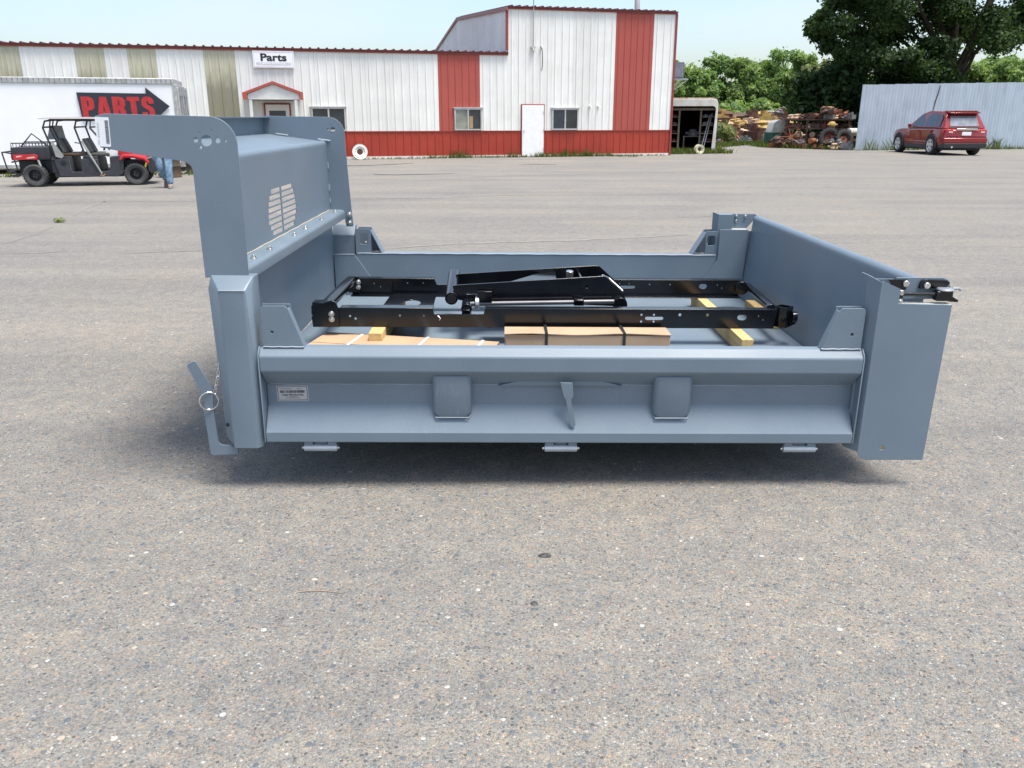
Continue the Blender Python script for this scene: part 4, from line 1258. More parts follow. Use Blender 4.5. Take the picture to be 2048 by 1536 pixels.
# far rear post
fpz = [(2.462, .10), (2.72, .10), (2.72, .585), (2.545, .600), (2.545, .698), (2.452, .698), (2.448, .690)]
frp = part(MB().prism(fpz, 2.372, 2.378, 'xz'), "rear_post", bevel=.0015)
part(MB().loft([[(2.462, 2.372, .10), (2.462, 2.378, .10), (2.432, 2.43, .10), (2.426, 2.43, .10)], [(2.452, 2.372, .698), (2.452, 2.378, .698), (2.428, 2.43, .708), (2.422, 2.43, .708)]]), "post_flange", bevel=.001, parent=frp)
part(MB().box((2.45, 2.379, .690), (2.545, 2.46, .698)), "post_cap", bevel=.001, parent=frp)
part(MB().box((2.545, 2.372, .588), (2.652, 2.43, .598)), "notch_flange", mat("bare_edge_far", (0.55, 0.58, 0.56), 0.4), .001, frp)
part(MB().prism([(2.546, .602), (2.66, .602), (2.715, .67), (2.72, .69), (2.71, .697), (2.546, .697)], 2.425, 2.432, 'xz'), "latch_plate", bevel=.001, parent=frp)
for x, z_ in ((2.583, .683), (2.583, .65), (2.644, .683)):
    part(MB().cyl((x, 2.4245, z_), (x, 2.414, z_), .009, 14), "bolt", M['zinc'], .002, frp)
# tailgate
tgp = [(2.630, .10), (2.683, .655)] + arc(2.712, .664, .029, 165, 0, 8) + [(2.742, .10)]
tg = part(MB().prism(tgp, .103, 2.3705, 'xz'), "tailgate", bevel=0)
tg.data.set_sharp_from_angle(angle=R(30))

# ------------------------------------------------------------------ things lying in the bed
def bed_thing(name, label, cat, base, group=None, rz=0.0):
    o = thing(name, label, cat, (0, 0, 0), (0, 0, 0), group)
    o.matrix_world = BMAT @ Matrix.Translation(base) @ Matrix.Rotation(rz, 4, 'Z')
    o.rotation_mode = 'XYZ'
    return o
FZ = .141
def timber(name, label, x0, x1, y0, y1, z0, z1, grp, skew=0.0):
    c = ((x0 + x1) / 2, (y0 + y1) / 2, z0)
    o = MB().box((x0 - c[0], y0 - c[1], 0), (x1 - c[0], y1 - c[1], z1 - z0)).build(name, M['pine'], bevel=.003)
    o.matrix_world = BMAT @ Matrix.Translation(c) @ Matrix.Rotation(skew, 4, 'Z')
    return tag(o, label, "timber", grp)
timber("timber_block", "pine block under the left end of the black frame, nearer the cab shield", .300, .372, .945, 2.05, FZ, .233, "pine timbers under the frame")
timber("timber_block", "lower pine board of the pair under the right end of the black frame", 2.232, 2.300, .84, 2.06, FZ, .186, "pine timbers under the frame")
timber("timber_block", "upper pine board of the pair under the right end of the black frame", 2.226, 2.286, .845, 2.06, .1865, .233, "pine timbers under the frame")
timber("timber_block", "short pine block on the bed floor beside the foot of the tailgate", 2.555, 2.615, 1.45, 1.95, FZ, .205, "pine timbers under the frame")  # block added in place of a wood-coloured reflection on the tailgate

# hoist subframe
hb = (1.25, 1.5, .2335)
hf_ = bed_thing("hoist_frame", "glossy black hoist subframe with folded scissor arm lying in the dump bed", "hoist frame", hb)
def hp(mb, name, m=M['black'], bevel=.002, parent=hf_):
    return mb.build(name, m, parent, bevel=bevel, off=hb)
Z0, Z1 = .234, .338
nholes = [circ(.185, .293, .006, 10), circ(.214, .279, .006, 10), circ(.451, .297, .006, 10), circ(.579, .297, .004, 8), circ(1.743, .307, .006, 10), circ(1.810, .307, .006, 10), circ(1.743, .270, .006, 10), circ(1.810, .270, .006, 10),
          slot(1.812, .288, .098, .016), circ(1.949, .308, .008, 10), circ(2.097, .308, .008, 10), slot(2.284, .295, .050, .028), circ(2.372, .304, .004, 8), circ(2.398, .282, .004, 8)]
nr_out = [(.0, Z0), (2.46, Z0), (2.46, Z1), (.905, Z1), (.898, .306), (.633, .306), (.628, Z1), (.0, Z1)]
rail = hp(MB().prism(nr_out, 1.075, 1.081, 'xz', holes=nholes), "rail")
hp(MB().box((.13, 1.0815, Z1 - .006), (.628, 1.150, Z1)), "top_flange", parent=rail)
hp(MB().box((.905, 1.0815, Z1 - .006), (2.46, 1.135, Z1)), "top_flange", parent=rail)
hp(MB().box((.0, 1.0815, Z0), (2.46, 1.150, Z0 + .006)), "bottom_flange", parent=rail)
fo = [(.05, Z0), (2.50, Z0), (2.50, Z1), (.84, Z1), (.835, .30), (.585, .30), (.57, Z1), (.05, Z1)]
fh = [circ(.19, .305, .004, 8), circ(.23, .285, .004, 8), circ(.40, .31, .004, 8), circ(.50, .31, .004, 8), slot(1.79, .291, .098, .016), circ(1.74, .312, .004, 8), circ(1.80, .312, .004, 8), circ(1.93, .308, .005, 8), circ(2.06, .308, .005, 8), slot(2.269, .298, .050, .028), circ(2.36, .306, .004, 8), circ(2.39, .287, .004, 8)]
frail = hp(MB().prism(fo, 1.920, 1.926, 'xz', holes=fh), "rail")
hp(MB().box((.05, 1.9265, Z1 - .006), (.57, 1.985, Z1)), "top_flange", parent=frail)
hp(MB().box((.84, 1.9265, Z1 - .006), (2.50, 1.985, Z1)), "top_flange", parent=frail)
hp(MB().box((.05, 1.855, Z0), (2.50, 1.9195, Z0 + .006)), "bottom_flange", parent=frail)
for x, z_ in ((.090, .307), (.090, .279)):
    bolt(rail, x, 1.0598, z_, (0, -1, 0), .0115, name="bolt", off=hb)
for x, z_ in ((.096, .318), (.094, .286)):
    bolt(frail, x, 1.8995, z_, (0, -1, 0), .0115, name="bolt", off=hb)
# end brackets
hp(MB().prism([(-.012, .236), (-.016, .29), (-.01, .30), (-.016, .305), (-.014, .352), (.0, .362), (.04, .362), (.065, .372)] + arc(.095, .352, .026, 110, 0, 6) + [(.128, .335), (.128, .236)], 1.060, 1.0745, 'xz'), "end_bracket")
hp(MB().box((-.014, 1.0825, .345), (.055, 1.16, .364)), "bracket_lug")
hp(MB().prism([(.03, .25), (.03, .35), (.10, .352), (.10, .25)], 1.90, 1.9195, 'xz'), "end_bracket")
hp(MB().cyl((.035, 1.1605, .322), (.045, 1.899, .322), .034, 18), "cross_tube")
sq = lambda r: [(2.515 + r, 1.108), (2.515, 1.108 + r), (2.515 - r, 1.108), (2.515, 1.108 - r)]
hp(MB().prism(sq(.052), .240, .352, 'xy', holes=[sq(.044)]), "end_bracket")
br = MB()
br.prism([(2.462, .24), (2.475, .335), (2.468, .345), (2.4605, .335)], 1.0825, 1.15, 'xz')
br.cyl((2.55, 1.075, .300), (2.575, 1.075, .300), .03, 12).cyl((2.50, 1.05, .285), (2.50, 1.07, .285), .012, 8)
br.prism([(2.545, .245), (2.578, .26), (2.582, .315), (2.55, .335)], 1.08, 1.13, 'xz')
hp(br, "hinge_block")
hp(MB().cyl((2.525, 1.14, .285), (2.555, 1.92, .30), .022, 12), "cross_tube")
hp(MB().prism([(2.44, .25), (2.50, .338), (2.46, .355), (2.43, .345)], 1.1355, 1.16, 'xz'), "end_bracket")
hp(MB().cyl((2.512, 1.895, .29), (2.512, 2.02, .29), .042, 16), "end_boss")
# cross plate with oval hole
hp(MB().prism([(.285, 1.151), (.600, 1.151), (.585, 1.854), (.300, 1.854)], .2405, .247, 'xy', holes=[circ(.455, 1.62, .055, 18, .10)]), "cross_plate")
hp(MB().box((.300, 1.88, .2475), (.306, 1.918, .32)), "plate_rib")
# folded scissor arm
tube = hp(MB().cyl((.714, 1.285, .345), (.704, 1.785, .392), .036, 22), "pivot_tube")
T0 = Vector((.714, 1.285, .345)); 
hp(MB().cyl((.7142, 1.2835, .3449), (.714, 1.287, .3453), .027, 18), "tube_bore", M['darkin'], 0, tube)
npl = [(.72, .410), (.735, .415), (1.552, .470), (1.575, .466), (1.672, .380), (1.70, .322), (1.672, .292), (1.62, .300), (.90, .325), (.80, .322), (.735, .335)]
arm = hp(MB().prism(npl, 1.318, 1.330, 'xz', holes=[slot(.83, .372, .075, .016), circ(1.47, .41, .009, 10)]), "lift_arm")
fpl = [(x, z + .004) for x, z in npl]
hp(MB().prism(fpl, 1.642, 1.654, 'xz'), "lift_arm")
hp(MB().prism([(.76, 1.3305), (1.62, 1.3305), (1.62, 1.6415), (.76, 1.6415)], .336, .342, 'xy'), "arm_plate")  # black plate added low between the arms so their inside looks dark
hp(MB().prism([(1.03, 1.3305), (1.30, 1.3305), (1.315, 1.6415), (1.225, 1.6415)], .4255, .4315, 'xy'), "arm_plate")
hp(MB().box((1.44, 1.3305, .36), (1.452, 1.6415, .445)), "arm_rib")
hp(MB().cyl((1.385, 1.50, .3425), (1.385, 1.48, .470), .021, 14), "grease_cap", M['zinc'])
hp(MB().tube([(1.555, 1.322, .474), (1.60, 1.40, .445), (1.672, 1.322, .386)], .006, 8), "arm_edge_bead", M['zinc'])
hp(MB().cyl((1.655, 1.27, .318), (1.655, 1.70, .322), .040, 20), "pivot_tube")
rod = hp(MB().cyl((.80, 1.275, .318), (1.62, 1.275, .336), .013, 16), "cylinder_rod", mat("dull_steel_rod", (0.16, 0.16, 0.165), 0.45, 0.7))
hp(MB().cyl((.80, 1.22, .300), (.80, 1.33, .312), .030, 18), "knuckle", parent=rod)
hp(MB().lathe([(.030, 0), (.040, .004), (.040, .022), (.030, .026)], 18, Matrix.Translation((.845, 1.275, .319)) @ Matrix.Rotation(PI / 2, 4, 'Y')), "rod_collar", M['galv'], 0, rod)
hp(MB().box((.86, 1.26, .33), (.94, 1.3, .392)), "arm_lug", parent=arm)
hp(MB().box((1.395, 1.255, .315), (1.45, 1.300, .352)).cyl((1.40, 1.25, .345), (1.445, 1.25, .345), .007, 8), "clamp", parent=rod)
hp(MB().box((.90, 1.152, .240), (1.72, 1.22, .252)), "base_angle")
hp(MB().prism([(.77, .2475), (.83, .2475), (.82, .31), (.78, .31)], 1.16, 1.25, 'xz'), "pivot_block")
hp(MB().tube([(.655, 1.072, .296), (.668, 1.064, .285), (.662, 1.06, .275)], .0025, 6), "wire_tie", M['zinc'], 0)

# cartons
def carton(name, label, base, rz, L, D, H, straps, sm, lid=0.0):
    o = bed_thing(name, label, "box", base, "cardboard cartons in the bed", rz)
    MB().box((0, 0, 0), (L, D, H - .003)).build("carton_body", M['card'], o, bevel=.004)
    if lid:
        f = MB()
        n = 12
        top, bot = [], []
        for i in range(n + 1):
            x = -.003 + (L + .006) * i / n
            sag = .004 * math.sin(i * .9)
            top.append(((x, -.004, H + .004 + sag + lid * (1 - abs(i - n) / n) * .3), (x, D + .003, H + .002)))
        v = [p for pr in top for p in pr]
        v2 = [(a, b, c - .004) for a, b, c in v]
        m_ = len(v)
        fs = []
        for i in range(n):
            fs += [(2 * i, 2 * i + 2, 2 * i + 3, 2 * i + 1), (m_ + 2 * i, m_ + 2 * i + 1, m_ + 2 * i + 3, m_ + 2 * i + 2), (2 * i, m_ + 2 * i, m_ + 2 * i + 2, 2 * i + 2), (2 * i + 1, 2 * i + 3, m_ + 2 * i + 3, m_ + 2 * i + 1)]
        fs += [(0, 1, m_ + 1, m_), (2 * n, m_ + 2 * n, m_ + 2 * n + 1, 2 * n + 1)]
        f.add(v + v2, fs)
        f.build("carton_flap", M['card'], o, smooth=False)
    else:
        f = MB()
        f.box((.0, .0, H - .003), (L, D * .46, H)).box((.0, D * .475, H - .003), (L, D, H + .001))
        f.build("carton_flap", M['card'], o, smooth=False)
    hh = H + (.011 if lid else .002)
    for x in straps:
        s_ = MB()
        s_.box((x, -.007, .002), (x + .014, -.0055, hh)).box((x, -.007, hh), (x + .014, D + .006, hh + .0015)).box((x, D + .0055, .002), (x + .014, D + .007, hh))
        s_.build("strap", sm, o, smooth=False)
    return o
cr = carton("long_carton", "tall tan carton with black straps on the bed floor, right of the flat one", (1.012, .868, FZ), -.004, .850, .155, .108, (.205, .605), M['strapblack'], lid=.008)
MB().box((-.0045, -.003, .0), (-.002, .008, .105)).build("open_corner", M['cardedge'], cr, smooth=False)
MB().box((.008, -.0055, .096), (.20, -.0035, .1045)).build("flap_shadow_strip", M['cardedge'], cr, smooth=False)  # dark strip painting the shade under the flap
carton("long_carton", "flat tan carton with white straps on the bed floor beside the cab shield", (-.033, .742, FZ), -.2, .955, .40, .048, (.20, .56, .86), M['strapwhite'])

# ------------------------------------------------------------------ utility buggy (local x forward, y away from camera, origin under the near rear wheel)
UA = math.atan2(.58, 2.0)
ut = thing("utility_buggy", "muddy black and red four seat utility buggy with roll cage, parked by the white trailer", "utility vehicle", (-10.83, 19.37, 0), (0, 0, UA))
def up(mb, name, m, bevel=.006, parent=ut):
    return mb.build(name, m, parent, bevel=bevel)
WD = 1.12
def buggy_wheel(x, y, face):
    r = .255
    T = Matrix.Translation((x, y, r - .004)) @ Matrix.Rotation(PI / 2 * (1 if face < 0 else -1), 4, 'X')
    tm = MB()
    tm.lathe([(r * .50, .075), (r * .62, .10), (r * .86, .105), (r * .95, .08), (r * .96, 0), (r * .95, -.10), (r * .86, -.12), (r * .6, -.11), (r * .5, -.09)], 28, T, closed=True)
    for i in range(22):
        a = 2 * PI * i / 22
        for s in (-1, 1):
            T2 = T @ Matrix.Rotation(a + s * .07, 4, 'Z') @ Matrix.Rotation(s * .35, 4, 'X')
            tm.box((r * .93, -.018, -.02 + s * .05 - .05), (r * 1.0, .018, -.02 + s * .05 + .055), 0, T2)
    w = up(tm, "wheel", M['dusty'], 0)
    rm = MB()
    rm.lathe([(.02, .045), (.06, .05), (.075, .035), (.105, .03), (.12, .06), (.13, .08), (.132, -.06), (.1, -.05), (.02, -.02)], 20, T, closed=True)
    up(rm, "rim", M['rimdark'], 0, w)
    nm = MB()
    for i in range(4):
        a = 2 * PI * i / 4 + .4
        nm.cyl((.045 * math.cos(a), .045 * math.sin(a), .048), (.045 * math.cos(a), .045 * math.sin(a), .06), .009, 6, T=T)
    up(nm, "lug_nut", M['rustedge'], 0, w)
for x in (0, 2.12):
    buggy_wheel(x, .06, -1)
    buggy_wheel(x, WD, 1)
# cargo box
cb = MB()
cb.loft([[(-.43, .02, .595), (.36, .02, .595), (.36, WD + .10, .595), (-.43, WD + .10, .595)], [(-.43, .0, .66), (.37, .0, .66), (.37, WD + .12, .66), (-.43, WD + .12, .66)], [(-.41, .0, .87), (.36, .0, .885), (.36, WD + .12, .885), (-.41, WD + .12, .87)]])
box = up(cb, "cargo_box", M['plastic'], .012)
up(MB().prism([(-.385, .605), (.09, .605), (.13, .69), (.07, .715), (-.385, .715)], -.012, .0, 'xz'), "side_decal", M['utvred'], .003, box)
up(MB().prism([(-.33, .65), (-.22, .67), (-.2, .69), (-.31, .685)], -.0145, -.0125, 'xz').prism([(-.12, .625), (.06, .64), (.05, .67), (-.1, .655)], -.0145, -.0125, 'xz'), "decal_mark", mat("pale_decal", (0.6, 0.45, 0.4), 0.5), 0, box)
rk = MB()
for y in (.05, WD + .07):
    rk.tube([(-.40, y, .87), (-.40, y, .96), (.34, y, .96), (.34, y, .88)], .012, 6)
    for i in range(11):
        rk.cyl((-.36 + i * .066, y, .885), (-.36 + i * .066, y, .955), .008, 5)
up(rk, "box_rail", M['cage'], 0)
up(MB().tube([(-.27, .35, .88), (-.02, .37, 1.16), (.25, .40, .90)], .016, 8), "bent_bar", M['cage'], 0)
# rear rack
rr_ = MB()
for y in (.1, .9):
    rr_.tube([(-.44, y, .74), (-.62, y, .76), (-.56, y, .34), (-.40, y, .32)], .018, 6)
rr_.tube([(-.62, .1, .76), (-.62, .9, .76)], .018, 6).tube([(-.56, .1, .34), (-.56, .9, .34)], .018, 6).tube([(-.45, .1, .55), (-.45, .9, .55)], .018, 6)
rr_.prism([(-.60, .24), (-.25, .32), (-.22, .30), (-.40, .215), (-.48, .23)], .15, .35, 'xz')
up(rr_, "rear_rack", M['cage'], 0)
# tub with footwells
tub = [(.36, .60), (.46, .61), (.50, .23), (1.74, .205), (1.84, .26), (1.86, .62), (1.80, .66), (1.62, .60), (1.60, .36), (1.35, .34), (1.33, .60), (1.02, .62), (1.00, .36), (.76, .34), (.74, .62), (.43, .62)]
t_ = MB().prism([(.36, .60), (.44, .62), (.52, .22), (1.74, .20), (1.86, .28), (1.90, .68), (1.60, .64), (1.58, .33), (1.36, .32), (1.34, .60), (1.00, .61), (.98, .33), (.78, .32), (.75, .62)], -.01, .06, 'xz')
up(t_, "side_panel", M['plastic'], .01)
t2 = copy = None
t_ = MB().prism([(.36, .60), (.44, .62), (.52, .22), (1.74, .20), (1.86, .28), (1.90, .68), (1.60, .64), (1.58, .33), (1.36, .32), (1.34, .60), (1.00, .61), (.98, .33), (.78, .32), (.75, .62)], WD, WD + .07, 'xz')
up(t_, "side_panel", M['plastic'], .01)
up(MB().box((.40, .061, .20), (1.84, WD - .001, .30)), "floor_pan", M['plastic'])
up(MB().box((-.35, .25, .28), (.40, WD - .25, .58)).cyl((0, .02, .255), (0, WD + .05, .255), .035, 8), "rear_chassis", M['rimdark'])
up(MB().box((1.85, .28, .26), (2.42, WD - .28, .56)).cyl((2.12, .02, .255), (2.12, WD + .05, .255), .03, 8), "front_chassis", M['rimdark'])
up(MB().tube([(.10, .05, .60), (.13, .08, .42)], .025, 8), "shock", M['whitetrim'], 0)
up(MB().tube([(2.36, .1, .50), (2.30, .1, .34)], .022, 8), "shock", mat("yellow_spring", (0.6, 0.42, 0.05), 0.5), 0)
up(MB().lathe([(.03, 0), (.055, 0), (.06, .008), (.03, .012)], 16, Matrix.Translation((.62, -.011, .53)) @ Matrix.Rotation(PI / 2, 4, 'X')), "fuel_cap", M['rimdark'], 0)
# bonnet and nose
bn = MB()
def bnr(x, w, z0, z1):
    c = WD / 2 + .03
    return [(x, c - w, z0), (x, c - w, z1 - .04), (x, c - w + .06, z1), (x, c + w - .06, z1), (x, c + w, z1 - .04), (x, c + w, z0)]
bn.loft([bnr(1.78, .50, .66, .845), bnr(1.95, .56, .64, .82), bnr(2.30, .58, .60, .70), bnr(2.38, .50, .60, .66)])
up(bn, "bonnet", M['utvred'], .01)
up(MB().box((1.50, .20, .64), (1.775, .98, .83)), "dash_panel", M['doorwhite'], .02)
up(MB().tube([(1.83, -.03, .58), (1.90, -.03, .66), (2.12, -.03, .66), (2.34, -.03, .60), (2.42, -.02, .50)], [.03, .045, .05, .045, .03], 8), "front_fender", M['utvred'], 0)
up(MB().prism([(2.33, .58), (2.50, .62), (2.58, .50), (2.56, .32), (2.45, .24), (2.38, .30)], .12, WD - .06, 'xz'), "front_bumper", M['plastic'], .02)
up(MB().tube([(2.50, .15, .30), (2.63, .15, .42), (2.60, .15, .62), (2.60, .97, .62), (2.63, .97, .42), (2.50, .97, .30)], .02, 8), "bull_bar", M['cage'], 0)
# roll cage
cg = MB()
for y, dx in ((.05, 0), (WD + .03, .04)):
    for (xt, xb, xf) in ((.36, .30, .47), (1.00, .95, 1.10)):
        cg.tube([(xt + .16 + dx, y, 1.455), (xt + dx, y, 1.43), (xb + dx, y, 1.29), (xf + dx, y, .62)], .021, 8)
    cg.tube([(1.05 + dx, y, 1.455), (1.30 + dx, y, 1.44), (1.27 + dx, y, 1.28), (1.62 + dx, y, .80)], .021, 8)
    cg.tube([(.45 + dx, y, 1.455), (1.32 + dx, y, 1.455)], .021, 8)
for x in (.33, .98, 1.28):
    cg.tube([(x, .05, 1.30), (x, WD + .03, 1.30)], .018, 8)
for y in (.42, .72):
    cg.tube([(.40, y, 1.45), (.36, y, 1.29), (.55, y, .7)], .016, 6)
up(cg, "roll_cage", M['cage'], 0)
up(MB().loft([[(.24, -.02, 1.478), (.24, WD + .12, 1.478), (.24, WD + .12, 1.488), (.24, -.02, 1.488)], [(.5, -.05, 1.476), (.5, WD + .15, 1.476), (.5, WD + .13, 1.515), (.5, -.02, 1.515)], [(1.25, -.05, 1.478), (1.25, WD + .15, 1.478), (1.25, WD + .13, 1.52), (1.25, -.02, 1.52)], [(1.50, .0, 1.47), (1.50, WD + .10, 1.47), (1.50, WD + .10, 1.49), (1.50, .0, 1.49)]]), "roof", M['roofgrey'], .006)
for k, (x, ms) in enumerate(((.62, M['seatbrown']), (1.16, M['seat']))):
    for y0, y1 in ((.10, .50), (.56, 1.0)):
        s_ = up(MB().box((x - .05, y0, .66), (x + .42, y1, .735)), "seat", ms, .025)
        up(MB().loft([[(x - .02, y0 + .02, .74), (x + .07, y0 + .02, .74), (x + .07, y1 - .02, .74), (x - .02, y1 - .02, .74)], [(x - .12, y0 + .05, 1.05), (x - .05, y0 + .05, 1.05), (x - .05, y1 - .05, 1.05), (x - .12, y1 - .05, 1.05)]]), "seat_back", M['seat'], .025, s_)
up(MB().box((.36, .062, .301), (.80, WD - .01, .659)), "seat_base", M['plastic'], .01)
up(MB().box((1.02, .062, .301), (1.34, WD - .01, .659)), "seat_base", M['plastic'], .01)
T = Matrix.Translation((1.46, .72, .88)) @ Matrix.Rotation(R(-55), 4, 'Y')
st = MB()
st.tube([(.13 * math.cos(a), .13 * math.sin(a), 0) for a in np.linspace(0, 2 * PI, 20, endpoint=False)], .014, 6, closed=True, T=T)
for a in (0, 2.1, 4.2):
    st.cyl((0, 0, 0), (.13 * math.cos(a), .13 * math.sin(a), 0), .010, 6, T=T)
up(st, "steering_wheel", M['rimdark'], 0)
up(MB().tube([(.86, .30, .96), (.98, .28, .94), (1.02, .28, .82), (.98, .28, .75)], .012, 6), "grab_bar", M['cage'], 0)
for (xa, za, xb, zb) in ((.42, 1.0, .62, .68), ):
    up(MB().prism([(xa, za), (xa + .05, za - .02), (xb + .03, zb), (xb - .02, zb - .06), (xb - .14, zb - .02)], .0, .02, 'xz'), "door_net", M['mesh'], .004)
up(MB().tube([(1.07, -.01, 1.0), (1.18, -.03, .74), (1.40, -.05, .27)], [.020, .026, .014], 6), "door_strap", M['mesh'], 0)
up(MB().tube([(1.40, -.05, .27), (1.36, -.06, .24), (1.42, -.05, .225), (1.46, -.05, .26)], .014, 6), "strap_buckle", M['s_tan'], 0)
up(MB().prism([(.20, 1.02), (.30, 1.33), (.56, 1.33), (.60, 1.02)], .75, .77, 'xz'), "rear_net", M['mesh'], .004)

# ------------------------------------------------------------------ person walking, hidden above the hips by the cab shield
def skin_body(name, joints, bones, m, parent, sub=2):
    me = bpy.data.meshes.new(name)
    idx = {k: i for i, k in enumerate(joints)}
    me.from_pydata([joints[k][0] for k in joints], [(idx[a], idx[b]) for a, b in bones], [])
    o = bpy.data.objects.new(name, me)
    col.objects.link(o)
    o.parent = parent
    sk = o.modifiers.new("skin", 'SKIN')
    for k, i in idx.items():
        r = joints[k][1]
        me.skin_vertices[0].data[i].radius = r if isinstance(r, tuple) else (r, r)
    me.skin_vertices[0].data[0].use_root = True
    sk.use_smooth_shade = True
    ss = o.modifiers.new("sub", 'SUBSURF')
    ss.levels = ss.render_levels = sub
    me.materials.append(m)
    return o
pe = thing("person", "person in faded jeans and dark shoes striding past the buggy's nose", "person", (-7.78, 19.12, 0), (0, 0, R(17)))
K = .90
def jn(d):
    return {k: ((p[0] * K, p[1] * K, p[2] * K), r if not isinstance(r, float) else r * K) for k, (p, r) in d.items()}
full_j = jn({'pel': ((0, 0, .92), .115), 'hl': ((-.10, 0, .86), .085), 'kl': ((-.075, -.06, .48), .055), 'al': ((-.015, .24, .17), .038), 'tl': ((-.015, .17, .05), .032),
             'hr': ((.10, 0, .86), .085), 'kr': ((.105, -.16, .48), .055), 'ar': ((.115, -.20, .09), .040), 'tr': ((.12, -.34, .035), .032),
             'waist': ((0, 0, 1.05), .115), 'chest': ((0, .01, 1.27), .135), 'neckb': ((0, .01, 1.43), .062), 'neck': ((0, 0, 1.50), .052), 'head': ((0, -.015, 1.60), .082), 'crown': ((0, 0, 1.70), .060),
             'sl': ((-.18, .01, 1.40), .058), 'el': ((-.25, -.10, 1.14), .040), 'wl': ((-.24, -.26, .95), .030), 'nl': ((-.235, -.31, .90), .026), 'sr': ((.18, .01, 1.40), .058), 'er': ((.25, .08, 1.13), .040), 'wr': ((.26, .02, .90), .030), 'nr': ((.26, -.02, .85), .026)})
bones = [('pel', 'hl'), ('hl', 'kl'), ('kl', 'al'), ('al', 'tl'), ('pel', 'hr'), ('hr', 'kr'), ('kr', 'ar'), ('ar', 'tr'), ('pel', 'waist'), ('waist', 'chest'), ('chest', 'neckb'), ('neckb', 'neck'), ('neck', 'head'), ('head', 'crown'), ('chest', 'sl'), ('sl', 'el'), ('el', 'wl'), ('wl', 'nl'), ('chest', 'sr'), ('sr', 'er'), ('er', 'wr'), ('wr', 'nr')]
bd = skin_body("person_body", full_j, bones, M['skin'], pe)
jj = jn({'pel': ((0, 0, .93), (.15, .125)), 'hl': ((-.115, 0, .84), .122), 'ml': ((-.105, -.03, .66), .106), 'kl': ((-.085, -.06, .48), .090), 'cl': ((-.05, .09, .33), .082), 'al': ((-.018, .215, .19), .064),
         'hr': ((.115, 0, .84), .122), 'mr': ((.12, -.08, .66), .106), 'kr': ((.115, -.16, .48), .092), 'cr': ((.115, -.18, .30), .086), 'ar': ((.117, -.205, .085), .078), 'top': ((0, 0, 1.04), (.15, .12))})
skin_body("jeans", jj, [('pel', 'hl'), ('hl', 'ml'), ('ml', 'kl'), ('kl', 'cl'), ('cl', 'al'), ('pel', 'hr'), ('hr', 'mr'), ('mr', 'kr'), ('kr', 'cr'), ('cr', 'ar'), ('pel', 'top')], M['denim'], pe)
tj = jn({'hem': ((0, 0, .90), (.172, .145)), 'waist': ((0, 0, 1.04), (.160, .13)), 'chest': ((0, .01, 1.27), (.165, .13)), 'nb': ((0, .01, 1.42), .075), 'sl': ((-.19, .01, 1.40), .078), 'ml': ((-.225, -.045, 1.26), .062), 'sr': ((.19, .01, 1.40), .078), 'mr': ((.225, .045, 1.26), .062)})
skin_body("shirt", tj, [('hem', 'waist'), ('waist', 'chest'), ('chest', 'nb'), ('chest', 'sl'), ('sl', 'ml'), ('chest', 'sr'), ('sr', 'mr')], M['shirt'], pe)
def shoe(name, p, yaw, pitch, m):
    T = Matrix.Translation((p[0] * K, p[1] * K, p[2] * K)) @ Matrix.Rotation(yaw, 4, 'Z') @ Matrix.Rotation(pitch, 4, 'X')
    rings = []
    for y, w, h in ((.09, .030, .07), (.06, .042, .11), (0, .042, .12), (-.08, .048, .085), (-.15, .050, .06), (-.19, .036, .045), (-.21, .012, .03)):
        rings.append([(w * math.cos(a) * K, y * K, (max(0, math.sin(a)) * h + .004) * K) for a in np.linspace(0, 2 * PI, 12, endpoint=False)])
    MB().loft(rings, T=T).build(name, m, pe)
shoe("shoe", (.117, -.215, 0), 0, 0, M['shoe'])
shoe("shoe", (-.015, .215, .145), 0, R(58), mat("brown_shoe_sole", (0.13, 0.085, 0.08), 0.7))
MB().lathe([(0, -.02), (.07, -.01), (.088, .03), (.075, .085), (.04, .11), (0, .115)], 16, Matrix.Translation((0, .012 * K, 1.625 * K)) @ Matrix.Scale(K, 4)).build("hair", M['hair'], pe)
fm = MB()
fm.loft([[(-.012 * K, -.092 * K, 1.60 * K), (.012 * K, -.092 * K, 1.60 * K), (0, -.090 * K, 1.63 * K)], [(-.010 * K, -.118 * K, 1.585 * K), (.010 * K, -.118 * K, 1.585 * K), (0, -.095 * K, 1.63 * K)]])
fm.build("nose", M['skin'], pe)
for s in (-1, 1):
    MB().lathe([(0, -.008), (.010, -.004), (.010, .004), (0, .008)], 8, Matrix.Translation((s * .032 * K, -.088 * K, 1.625 * K))).build("eye", M['ink'], pe)
    MB().lathe([(0, -.03), (.012, -.015), (.014, .012), (0, .03)], 8, Matrix.Translation((s * .088 * K, 0, 1.60 * K))).build("ear", M['skin'], pe)
MB().box((-.025 * K, -.100 * K, 1.552 * K), (.025 * K, -.085 * K, 1.560 * K)).build("mouth", mat("lips", (0.35, 0.13, 0.11), 0.6), pe, bevel=.002)
def hand(p, sgn):
    hm = MB()
    px, py, pz = (c * K for c in p)
    hm.loft([[(px - .014, py - .02, pz + .03), (px + .014, py - .02, pz + .03), (px + .014, py + .03, pz + .03), (px - .014, py + .03, pz + .03)], [(px - .012, py - .03, pz - .04), (px + .012, py - .03, pz - .04), (px + .012, py + .035, pz - .04), (px - .012, py + .035, pz - .04)]])
    for i, ln in enumerate((.055, .065, .06, .045)):
        y = py - .024 + i * .018
        hm.tube([(px, y, pz - .032), (px, y - .004, pz - .04 - ln * .5), (px - sgn * .012, y - .008, pz - .04 - ln)], [.009, .008, .006], 6)
    hm.tube([(px, py - .02, pz + .01), (px - sgn * .01, py - .045, pz - .015), (px - sgn * .016, py - .05, pz - .045)], [.011, .009, .007], 6)
    hm.build("hand", M['skin'], pe, bevel=.004)
